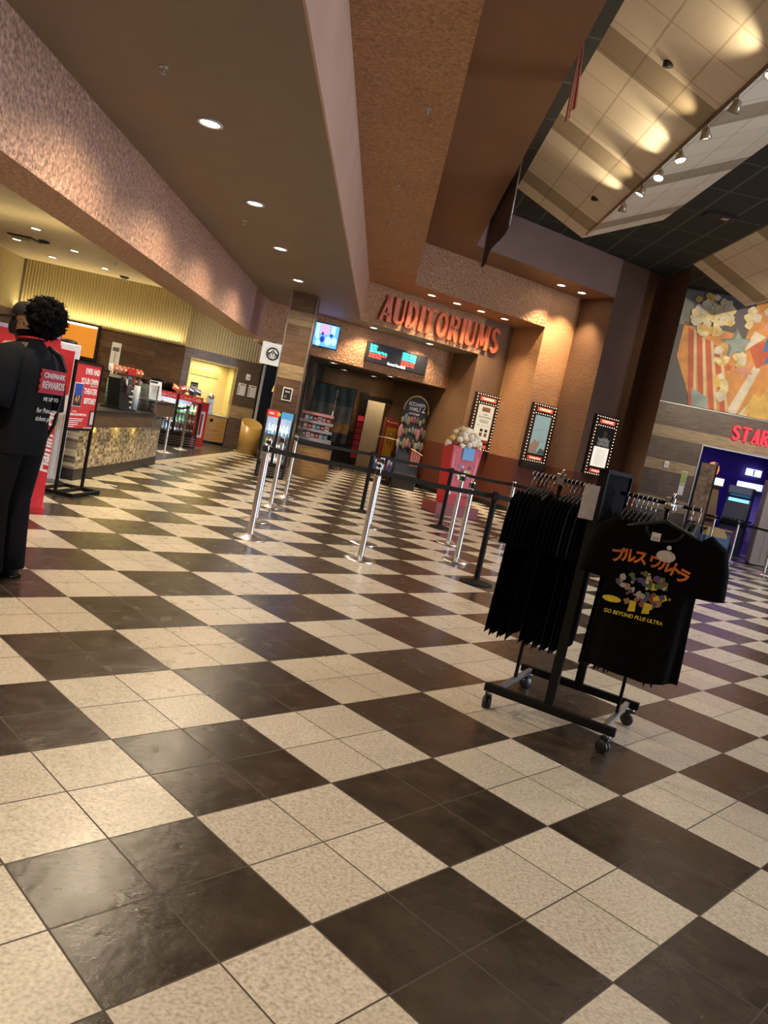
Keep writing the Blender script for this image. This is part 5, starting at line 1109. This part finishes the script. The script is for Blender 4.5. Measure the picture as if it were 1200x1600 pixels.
m.surf(lambda u, v: (0.078*math.sin((u-0.5)*2.5), 0.028+0.078*math.cos((u-0.5)*2.5)+0.012*math.sin(PI*v), -0.085+0.085*v), 16, 6, INK, LH)
for s in (-1, 1): m.tube([(s*0.072, 0.045, -0.02), (s*0.085, 0.0, 0.01), (s*0.08, -0.03, 0.02)], 0.003, INK, 5, LH)
m.build('face_mask', per)
MB().tube([(0.068*math.cos(a), -0.002+0.066*math.sin(a), 1.487+0.012*math.sin(a+PI)) for a in [2*PI*k/24 for k in range(24)]], 0.008, RED, 6, None, True).build('lanyard', per)
MB().tube([(0.055, -0.085, 1.46), (0.12, -0.135, 1.42), (0.165, -0.15, 1.34), (0.185, -0.135, 1.2), (0.195, -0.11, 1.0), (0.20, -0.05, 0.86)], 0.012, BLK, 8).build('strap', per)
# print on the back of the shirt
BP = T(0.055, -0.160, 1.165, 0, 0, 0); m = MB()
edge = [(-0.125+0.012*(k % 2), 0.02+0.018*k) for k in range(9)]
LRED = plain('ticket red', (0.50, 0.035, 0.06), 0.6)
m.plate(edge + [(0.11, 0.164), (0.11, 0.02)], -0.003, 0.006, LRED, BP)
m.text('CINEMARK', 0.0, 0.128, 0.044, WHT, -0.005, 0.001, 'CENTER', 0.9, 0.0006, 0, BP).text('REWARDS', 0.0, 0.07, 0.062, WHT, -0.005, 0.001, 'CENTER', 0.72, 0.0006, 0, BP)
m.build('shirt_logo', per)
m = MB(); m.text('ME UP TO', -0.07, -0.015, 0.034, WHT, -0.003, 0.001, 'LEFT', 0.9, 0, 0, BP).build('shirt_lettering', per)
m = MB(); m.text('for Pato rev', -0.115, -0.085, 0.042, WHT, -0.003, 0.001, 'LEFT', 0.9, 0, 0.15, BP).build('shirt_lettering', per)
m = MB(); m.text('tickets per', -0.115, -0.135, 0.04, WHT, -0.003, 0.001, 'LEFT', 0.9, 0, 0.15, BP)
m.build('shirt_lettering', per)
m = MB().surf(lambda u, v: (-0.23+0.08*math.cos(PI*u)-0.02*v, 0.02+0.19*(0.5-abs(u-0.5))*2-0.02, 1.0-0.42*v+0.02*math.sin(9*u)), 16, 8, plain('dark grey cloth', (0.02, 0.02, 0.02), 0.9)); m.build('tied_jacket', per)

# ------------------------------------------------------------------ floor signs near the counter
ea = thing('floor_sign', 'red poster in a tall black sign stand beside the mosaic counter', 'sign stand', (-3.215, 8.58, 0), R(84))
MB().box(0, 0.0, 0.02, 0.60, 0.03, 0.035, BLKM).box(-0.30, 0, 0.02, 0.035, 0.42, 0.035, BLKM).box(0.30, 0, 0.02, 0.035, 0.42, 0.035, BLKM).box(0, -0.2, 0.02, 0.60, 0.03, 0.035, BLKM).box(0, 0.2, 0.02, 0.60, 0.03, 0.035, BLKM).build('base_frame', ea)
for s in (-1, 1): MB().box(s*0.292, 0, 0.735, 0.025, 0.03, 1.40, BLKM).build('upright', ea)
MB().box(0, 0, 1.425, 0.61, 0.03, 0.025, BLKM).box(0, 0, 0.70, 0.61, 0.03, 0.025, BLKM).build('cross_bar', ea)
MB().box(0, 0, 1.06, 0.56, 0.012, 0.71, plain('poster red', (0.52, 0.035, 0.045), 0.45)).build('poster', ea)
m = MB()
for i, tx in enumerate(('EVER HAD', 'YOUR OWN', 'THEATER', 'BEFORE?')): MB().text(tx, 0.255, 1.335-0.107*i, 0.088, WHT, -0.008, 0.001, 'RIGHT', 0.8, 0.002).build('heading', ea)
m.box(0.165, -0.008, 1.185, 0.17, 0.002, 0.006, WHT)
m.text('PRIVATE WATCH PARTY INFO', -0.26, 0.86, 0.034, WHT, -0.008, 0.001, 'LEFT', 0.78, 0.001)
for i, L_ in enumerate((0.30, 0.28, 0.2, 0.19, 0.12)): m.box(-0.26+L_/2, -0.008, 0.815-0.021*i, L_, 0.002, 0.008, WHT)
m.box(-0.18, -0.008, 0.895, 0.09, 0.002, 0.008, WHT).box(0.17, -0.008, 0.72, 0.2, 0.002, 0.008, WHT)
m.build('lettering', ea)
m = MB().box(-0.165, -0.008, 1.075, 0.185, 0.004, 0.255, WHT).box(-0.165, -0.011, 1.13, 0.17, 0.003, 0.13, plain('stage blue', (0.03, 0.07, 0.34), 0.4)).box(-0.165, -0.011, 1.01, 0.17, 0.003, 0.11, INK)
for i in range(7): m.blob((-0.215+0.016*i, -0.012, 1.01+0.02*(i % 3)), 0.016, KRAFT if i % 2 else plain('rust print', (0.3, 0.1, 0.05), 0.5), (0.7, 0.2, 1.6), 1)
m.build('photo', ea)
MB().box(0.215, -0.010, 0.83, 0.085, 0.010, 0.17, BLK, None, 0.004).box(0.215, -0.017, 0.83, 0.07, 0.003, 0.14, PALE).build('phone_picture', ea)

fh = thing('snack_display', 'tall red snack display stand behind the person in black', 'display stand', (-3.24, 7.05, 0), R(25))
MB().box(0.03, 0.02, 0.03, 0.68, 0.42, 0.06, RED).build('base', fh)
MB().box(0, 0.18, 0.78, 0.62, 0.02, 1.5, RED).build('back_panel', fh)
for s in (-1, 1): MB().box(s*0.30, 0, 0.72, 0.03, 0.36, 1.36, plain('chilli red', (0.62, 0.03, 0.05), 0.4)).build('side_panel', fh)
MB().box(0.30, -0.19, 0.66, 0.10, 0.016, 1.22, plain('chilli red', (0.62, 0.03, 0.05), 0.4)).text("Flamin' Hot", 0.30, 0.70, 0.135, WHT, -0.2, 0.002, 'CENTER', 1.0, 0.004, 0.15, None, 3, True).build('lettered_post', fh)
for i in range(4): MB().box(0, 0, 0.25+0.29*i, 0.58, 0.34, 0.02, DRED).build('shelf', fh)
MB().box(-0.02, -0.10, 1.40, 0.62, 0.02, 0.42, RED).plate([(-0.24+0.0, 1.33), (-0.16, 1.46), (0.0, 1.50), (0.15, 1.42), (0.2, 1.33), (0.05, 1.40), (-0.1, 1.36)], -0.118, -0.11, KRAFT).plate([(-0.30, 1.575), (0.28, 1.575), (0.28, 1.61), (-0.30, 1.61)], -0.118, -0.09, plain('lilac band', (0.42, 0.36, 0.5), 0.5)).plate([(-0.2, 1.24), (0.1, 1.27), (0.2, 1.34), (-0.1, 1.30)], -0.119, -0.11, ORNG).build('header', fh)
LF = T(-3.24, 7.05, 0, R(25)); rnd = random.Random(4); first_bag = None
for i in range(4):
    for k in range(3):
        if first_bag is None: first_bag = o = pack(plain('chilli bag', (0.6, 0.05, 0.04), 0.3), 0.16, 0.22).build('snack_bag')
        else: o = copy_tree(first_bag)
        o.location = LF @ Vector((-0.18+0.18*k, 0.03, 0.272+0.29*i)); o.rotation_euler = (R(-6), 0, R(25)); tag(o, 'red snack bag, %d from the left on shelf %d up of the red display stand' % (k+1, i+1), 'snack bag', 'bags in the red display stand')
wc = thing('freezer_cabinet', 'tall slim white cabinet with a red rounded panel, behind the black sign stand', 'cabinet', (-3.62, 8.98, 0), R(30))
LB2 = plain('cool white enamel', (0.78, 0.85, 0.95), 0.3)
MB().box(0, 0.14, 0.82, 0.24, 0.34, 1.56, LB2, None, 0.01).box(0, 0.14, 0.03, 0.2, 0.3, 0.06, PALE).build('cabinet', wc)
for i in range(3): MB().box(-0.06+0.06*i, -0.033, 0.45, 0.012, 0.01, 0.70, PALE).build('groove_trim', wc)
MB().box(-0.02, -0.04, 1.28, 0.17, 0.02, 0.5, plain('soft red', (0.58, 0.04, 0.05), 0.3), None, 0.008).build('front_panel', wc)
MB().lathe([(0.1, 1.60), (0.10, 1.63), (0.06, 1.645), (0, 1.645)], BLK, 18, T(0, 0.14, 0)).build('lid', wc)
tag(MB().box(0, 0, 0.002, 0.14, 0.05, 0.003, WHT).build('paper_scrap'), 'small white paper scrap on the tiles in front of the mosaic counter', 'paper').location = (-3.14, 9.75, 0.0)

# ------------------------------------------------------------------ arcade entrance
def aw3(x, y, z): return tuple(AW(x, y, z).translation)
def arcade(label, x, y, rz, W, Hh, body, scr, hdr):
    t = thing('arcade_machine', label, 'arcade machine', aw3(x, y, 0), RZS+rz, 'arcade machines')
    MB().plate([(-0.35, 0.0), (0.35, 0.0), (0.35, 0.75), (0.5, 0.85), (0.3, 0.98), (0.12, Hh-0.3), (0.32, Hh-0.22), (0.3, Hh), (-0.35, Hh)], -W/2, W/2, body, T(0, 0, 0, -PI/2)).build('cabinet', t)
    MB().box(0, 0.0, 0, W-0.1, 0.02, 0.6, scr, T(0, -0.20, 1.22, 0, R(-14))).build('screen', t)
    MB().box(0, -0.335, Hh-0.11, W-0.06, 0.02, 0.18, hdr).build('header', t)
    MB().box(0, -0.36, 0.93, W-0.1, 0.26, 0.03, BLK).build('control_panel', t)
    for k in range(4): MB().lathe([(0.0, 0.02), (0.02, 0.015), (0.02, 0)], (RED, BLUEP, YELW, GREENP)[k], 10, T(-0.15+0.1*k, -0.38, 0.945)).build('button', t)
    MB().box(0, -0.355, 0.45, W-0.2, 0.012, 0.4, PURP).build('coin_door', t); return t
SCB = emit('game screen blue', (0.15, 0.55, 1.0), 1.6); SCW = emit('game screen white', (0.7, 0.85, 1.0), 1.5); SCO = emit('game glow orange', (1.0, 0.35, 0.06), 1.0)
arcade('arcade machine with bright cyan patterned screen deep inside the arcade doorway', 2.75, 1.6, R(-22), 0.62, 1.85, plain('navy cabinet', (0.02, 0.03, 0.08), 0.4), SCB, emit('game header dark', (0.05, 0.06, 0.1), 0.5))
arcade('arcade machine with white header just inside the left of the doorway', 1.78, 1.2, R(10), 0.5, 1.95, plain('tan cabinet', (0.28, 0.19, 0.14), 0.45), SCW, SCW)
arcade('tall violet arcade machine at the right edge inside the doorway', 3.5, 3.4, R(-30), 0.75, 2.05, plain('violet cabinet', (0.15, 0.12, 0.36), 0.4), SCB, SCW)
tag(MB().box(0, 0, 0, 0.5, 0.04, 0.22, SCW).box(0, -0.022, 0, 0.04, 0.004, 0.2, BLUEP).build('arcade_wall_sign'), 'small glowing pale blue sign on the violet arcade wall', 'sign').location = aw3(4.15, 5.95, 2.45)
tag(MB().blob((0, 0, 0), 0.16, emit('toy orange', (1.0, 0.28, 0.08), 0.8), (1, 0.8, 1.2), 2, 0.25).blob((0.02, -0.1, 0.14), 0.05, WHT).build('toy_topper'), 'orange lit topper on the machine just inside the arcade doorway', 'topper').location = aw3(1.78, 1.2, 2.15)
gt = thing('game_counter', 'dark blue glass-topped game cabinet with a yellow sun print at the arcade entrance', 'game cabinet', aw3(1.75, -0.5, 0), RZS+R(4))
MB().box(0, 0.2, 0.33, 0.9, 0.5, 0.5, plain('ocean cabinet', (0.02, 0.06, 0.13), 0.35), None, 0.02).box(0, 0.2, 0.04, 0.8, 0.44, 0.08, BLK).build('body', gt)
m = MB().plate([(0.05+0.30*math.cos(a), 0.46+0.24*math.sin(a)) for a in [PI*k/18 for k in range(19)]], -0.062, -0.05, KRAFT); m.box(0, -0.058, 0.15, 0.86, 0.012, 0.08, plain('sand print', (0.5, 0.36, 0.18), 0.5)).box(0, -0.055, 0.36, 0.84, 0.008, 0.2, plain('sea print', (0.06, 0.18, 0.32), 0.4)).build('front_print', gt)
MB().box(0, 0.16, 0.66, 0.9, 0.44, 0.02, YELW).box(0, 0.2, 0.60, 0.86, 0.46, 0.05, BLK).build('top_deck', gt)
gc = thing('photo_booth', 'pale grey panelled cabinet standing at the right of the arcade doorway', 'cabinet', (9.75, 18.55, 0), RZS+R(-6))
MB().box(0, 0.3, 1.06, 0.66, 0.6, 2.06, plain('warm grey laminate', (0.42, 0.37, 0.36), 0.45), None, 0.01).box(0, 0.3, 0.015, 0.62, 0.56, 0.03, BLK).build('cabinet', gc)
for x in (-0.12, 0.02): MB().box(x, -0.004, 1.05, 0.012, 0.01, 1.95, STEEL).build('groove_trim', gc)
MB().box(-0.1, 0.25, 2.2, 0.3, 0.3, 0.2, SCB).build('lit_topper', gc)
fp = thing('poster_stand', 'brown stone-patterned panel in a black stand behind the T-shirt rack', 'display panel', (6.95, 16.4, 0), R(-16))
MB().box(0, 0, 1.46, 0.30, 0.04, 1.25, stucco('stone print', (0.16, 0.105, 0.065), 9, 0.0, 0.5, 0, 0.6)).build('panel', fp); MB().box(0.165, 0, 1.05, 0.03, 0.06, 2.1, BLKM).box(-0.165, 0, 1.05, 0.02, 0.05, 2.1, BLKM).build('frame', fp); MB().box(0, 0, 0.02, 0.6, 0.5, 0.04, BLKM).build('foot', fp)
pn = tag(MB().box(0, -0.006, 0, 0.13, 0.01, 0.62, WHT).box(0.0, -0.012, 0.14, 0.11, 0.004, 0.30, plain('lime print', (0.33, 0.42, 0.08), 0.5)).box(0.0, -0.012, -0.05, 0.11, 0.004, 0.05, STEEL).build('narrow_poster'), 'narrow white and lime green poster on the arcade wall left of the doorway', 'poster'); pn.location = aw3(0.86, 0, 1.60); pn.rotation_euler = (0, 0, RZS)
ws = tag(MB().box(0, -0.02, 0, 0.12, 0.04, 0.17, WHT, None, 0.01).box(0, -0.045, 0, 0.05, 0.01, 0.06, PALE).build('wall_switch'), 'white control box on the light band of the arcade wall', 'switch'); ws.location = aw3(0.36, 0, 1.98); ws.rotation_euler = (0, 0, RZS)

# ------------------------------------------------------------------ mural above the arcade
mu = thing('wall_mural', 'large painted popcorn and stars mural above the arcade entrance', 'mural', aw3(0, -0.004, 0), RZS)
def mp(name, col, var=0.25, sc=2.5): return plain(name, col, 0.6, 0, var, sc)
MO = mp('mural orange', (0.62, 0.27, 0.07)); MC = mp('mural cream', (0.66, 0.50, 0.27)); MR = mp('mural red', (0.50, 0.10, 0.045)); MP = mp('mural popcorn', (0.68, 0.56, 0.30), 0.3, 5); MBU = mp('mural blue', (0.05, 0.17, 0.38)); MPK = mp('mural pink', (0.62, 0.28, 0.19)); MGY = mp('mural smoke', (0.20, 0.20, 0.17)); MW = mp('mural white', (0.66, 0.58, 0.44)); MTL = mp('mural teal', (0.30, 0.36, 0.33)); MAM = mp('mural amber', (0.66, 0.42, 0.10))
m = MB()
def fl(poly, mat, y=-0.004): m.plate(poly, y-0.004, y, mat)
def star(cx, cz, r, mat, y, rot=0.3, k=0.45): fl([(cx+(r if i % 2 == 0 else r*k)*math.cos(rot+PI*i/5), cz+(r if i % 2 == 0 else r*k)*math.sin(rot+PI*i/5)) for i in range(10)], mat, y)
fl([(-0.3, 5.5), (0.6, 5.5), (0.6, 6.38), (-0.3, 6.38)], MGY)
fl([(-0.04, 4.72), (-0.04, 5.6), (1.3, 5.5), (1.45, 4.4), (1.75, 3.56), (0.60, 3.56)], MO)
for i, (a, b2) in enumerate(((0.10, 0.40), (0.33, 0.66), (0.56, 0.92), (0.79, 1.20))):   # slanting stripes of the carton
    fl([(a-0.02, 5.45-0.1*i), (a+0.11, 5.43-0.1*i), (b2+0.24, 3.56), (b2+0.12, 3.56)], MR if i % 2 == 0 else MR, -0.010)
    fl([(a+0.12, 5.43-0.1*i), (a+0.19, 5.42-0.1*i), (b2+0.32, 3.56), (b2+0.25, 3.56)], MC, -0.010)
fl([(0.60, 3.56), (1.0, 3.56), (0.92, 3.85), (0.5, 4.0)], MTL, -0.012)
fl([(1.3, 3.56), (4.8, 3.56), (4.8, 6.38), (1.55, 6.38), (1.45, 5.0)], MO, -0.006)
fl([(2.0, 3.56), (3.4, 3.56), (3.5, 5.0), (2.35, 4.6)], MAM, -0.010); fl([(1.45, 3.56), (1.7, 3.56), (2.0, 4.75), (1.85, 4.85)], MW, -0.010); fl([(1.75, 3.56), (1.95, 3.56), (2.05, 4.1)], MW, -0.012)
fl([(1.85, 3.56), (2.45, 3.9), (2.0, 4.15)], MAM, -0.014); fl([(2.45, 3.56), (4.8, 3.56), (4.8, 4.4)], MR, -0.013)
fl([(1.55, 5.35), (1.9, 4.75), (2.2, 5.0), (2.0, 5.45)], MR, -0.012); fl([(1.5, 5.1), (1.95, 5.55), (1.65, 5.65)], MW, -0.014)
star(1.3, 5.25, 0.42, MGY, -0.010, 0.5); star(1.34, 5.25, 0.34, MTL, -0.014, 0.5); star(2.05, 5.95, 0.38, MPK, -0.012, 0.2); star(1.62, 4.68, 0.26, MPK, -0.014, 0.9); star(1.25, 4.65, 0.12, MR, -0.016, 0.6)
fl([(1.95, 5.2), (2.2, 5.25), (2.5, 5.6), (2.75, 5.55), (2.7, 5.85), (2.4, 5.85), (2.15, 5.6), (2.0, 5.75)], MBU, -0.015); star(2.17, 5.42, 0.12, MW, -0.020, 0.3); fl([(2.05, 4.9), (2.45, 5.0), (2.15, 5.3)], MBU, -0.014); fl([(2.5, 4.3), (3.6, 4.3), (3.5, 5.6), (2.6, 5.3)], MC, -0.011)
rnd = random.Random(21)
for (cx, cz, rx, rz_, n) in ((0.55, 5.85, 0.52, 0.50, 70), (1.02, 5.0, 0.17, 0.28, 9), (1.15, 4.15, 0.2, 0.28, 10), (1.5, 5.9, 0.14, 0.35, 7), (1.85, 6.15, 0.12, 0.2, 4), (1.45, 4.98, 0.12, 0.22, 6)):
    for i in range(n):
        a = rnd.uniform(0, 6.28); q = math.sqrt(rnd.random()); x, z, r = cx+rx*q*math.cos(a), cz+rz_*q*math.sin(a), rnd.uniform(0.06, 0.115)
        mt = (MP, MW, MP, MAM)[i % 4]
        if z+r < 6.38: fl([(x+r*(1+0.09*math.sin(4*b2+i))*math.cos(b2), z+r*(1+0.09*math.sin(4*b2+i))*math.sin(b2)) for b2 in [2*PI*k/20 for k in range(20)]], mt, -0.018-0.0006*i)
m.build('painted_panel', mu)

# ------------------------------------------------------------------ flags, track lamps and small ceiling fittings
f1 = thing('flag', 'red and white striped flag hanging edge-on from the high brown ceiling edge', 'flag', (1.30, 8.98, 5.05))
def drape(u, v): 
    y = -0.42+0.66*v*0.55+ (u-0.5)*(0.50-0.30*v) + 0.10; return (0.012*math.sin(u*11)*(1-0.5*v), y, 0.95*v)
FR, FW = plain('flag red', (0.50, 0.035, 0.04), 0.7), plain('flag white', (0.9, 0.82, 0.74), 0.7); m = MB()
for i in range(9):
    m.surf(lambda u, v, a=i/9, b2=(i+1)/9: drape(a+(b2-a)*u, v), 4, 12, FR if i % 2 == 0 else FW)
m.build('cloth', f1); MB().cyl((0, 0.22, 0.93), (0, -0.05, 1.34), 0.012, STEEL).build('pole', f1)
f2 = thing('flag', 'long dark brown flag on a slanted pole below the high ceiling edge', 'flag', (1.28, 12.1, 4.77))
m = MB().surf(lambda u, v: (0.03*math.sin(9*u)*(1-0.4*v), 0.25*v+3.45*u, 1.02*v+0.03*u), 30, 8, plain('dark flag cloth', (0.055, 0.03, 0.018), 0.8, 0, 0.45, 3)); m.build('cloth', f2)
MB().cyl((0, 3.78, 1.10), (0, 3.40, -0.08), 0.011, STEEL).build('pole', f2)
MB().cyl((0, -0.02, -0.02), (0, 0.28, 1.16), 0.011, STEEL).build('pole', f2)
tr = thing('track_rail', 'thin bronze lamp track along the lowest crease of the beige ceiling vault', 'lamp track', (3.07, 10, 5.75))
MB().box(0, 0, -0.012, 0.035, 10.4, 0.024, plain('bronze', (0.16, 0.10, 0.05), 0.35, 0.7)).build('rail', tr)
TRK = [(12.83, -0.6, 1), (11.95, 0.5, 1), (11.21, -0.9, 1), (10.47, 0.7, 1), (9.67, 0.2, 1), (8.88, 0.9, 0), (8.05, 0.4, 1)]
SHD = plain('track head shell', (0.36, 0.28, 0.18), 0.35, 0.5)
th0 = None; nm = ['farthest', 'second farthest', 'third farthest', 'middle', 'third nearest', 'second nearest', 'nearest']
for i, (y, dx, lit) in enumerate(TRK):
    if th0 is None:
        th0 = t = thing('track_spotlight', 'x', 'spotlight', (3.07, y, 5.726), 0, 'spotlights on the vault track')
        MB().cyl((0, 0, 0), (0, 0, -0.06), 0.012, SHD).build('stem', t)
        MB().lathe([(0.02, 0.06), (0.045, 0.05), (0.05, 0.0), (0.075, -0.07), (0.07, -0.07), (0.045, 0.0)], SHD, 18, T(0, 0, -0.13, 0, R(20))).build('shade', t)
        MB().lathe([(0.0, -0.055), (0.062, -0.055), (0.0, -0.05)], LAMPC, 16, T(0, 0, -0.13, 0, R(20))).build('bulb', t)
    else: t = again(th0, (3.07, y, 5.726), 0)
    t.rotation_euler = (0, 0, i*1.3); t['label'] = nm[i] + (' glowing' if lit else '') + ' spotlight on the ceiling vault track'
    if i == 5:
        for ch in list(t.children):
            if ch.name.startswith('bulb'): ch.data = ch.data.copy(); ch.data.materials[0] = PALE
    if lit: spot('track_beam', (2.96, y, 5.50), (1.75, y+dx, 6.33), 30, (1, 0.80, 0.52), 95, 0.8, 0.03)
def sprinkler(x, y, z, label, g='sprinklers'):
    t = thing('ceiling_sprinkler', label, 'sprinkler', (x, y, z), 0, g)
    MB().lathe([(0.04, 0), (0.035, -0.008), (0.0, -0.008)], STEEL, 14).cyl((0, 0, 0), (0, 0, -0.05), 0.008, STEEL).lathe([(0.0, -0.05), (0.022, -0.05), (0.022, -0.054), (0, -0.054)], STEEL, 12).build('head', t); return t
for x, y, z, lb in ((-2.14, 6.19, 3.7, 'nearest sprinkler in the flat brown ceiling'), (-2.32, 10.73, 3.7, 'sprinkler in the brown ceiling between the second and third can lights'), (-0.18, 8.19, 4.6, 'nearest sprinkler in the textured orange ceiling'), (-0.51, 12.76, 4.6, 'far sprinkler in the textured orange ceiling'), (-0.43, 10.87, 4.6, 'middle sprinkler in the textured orange ceiling'), (-6.4, 17.6, 3.7, 'sprinkler in the cream ceiling over the food counter')):
    sprinkler(x, y, z, lb)
tag(MB().lathe([(0.11, 0), (0.11, -0.03), (0.05, -0.055), (0, -0.055)], BLK, 20).build('ceiling_camera'), 'small black dome in the cream ceiling near the dark vent', 'camera').location = (-7.55, 16.6, 3.7)
tag(MB().lathe([(0.11, 0), (0.11, -0.03), (0.05, -0.055), (0, -0.055)], BLK, 20).build('ceiling_camera'), 'small black dome at the yellow wall end of the cream ceiling', 'camera').location = (-6.9, 19.7, 3.7)
tag(MB().box(0, 0, -0.015, 0.5, 0.5, 0.03, BLK).build('ceiling_vent'), 'dark square vent in the cream ceiling beside a can light', 'vent').location = (-8.0, 16.7, 3.7)
for x, y, lb in ((5.25, 14.6, 'black lamp recess in the dark ceiling grid between the vaults'), (5.5, 11.2, 'black lamp recess near the right edge of the dark ceiling grid')):
    tag(MB().box(0, 0, -0.02, 0.55, 0.28, 0.04, INK).box(0.1, 0, -0.042, 0.12, 0.12, 0.004, STEEL).build('ceiling_vent'), lb, 'vent', 'recesses in the dark ceiling').location = (x, y, 6.4)
for (y, x, z, lb) in ((9.3, 2.35, 6.075, 'small dark detector on the beige vault tiles'), (13.6, 2.75, 5.895, 'small dark detector near the end of the beige vault')):
    tag(MB().lathe([(0.06, 0.03), (0.06, -0.02), (0.0, -0.03)], INK, 14).build('ceiling_detector'), lb, 'detector', 'detectors on the vault').location = (x, y, z-0.01)
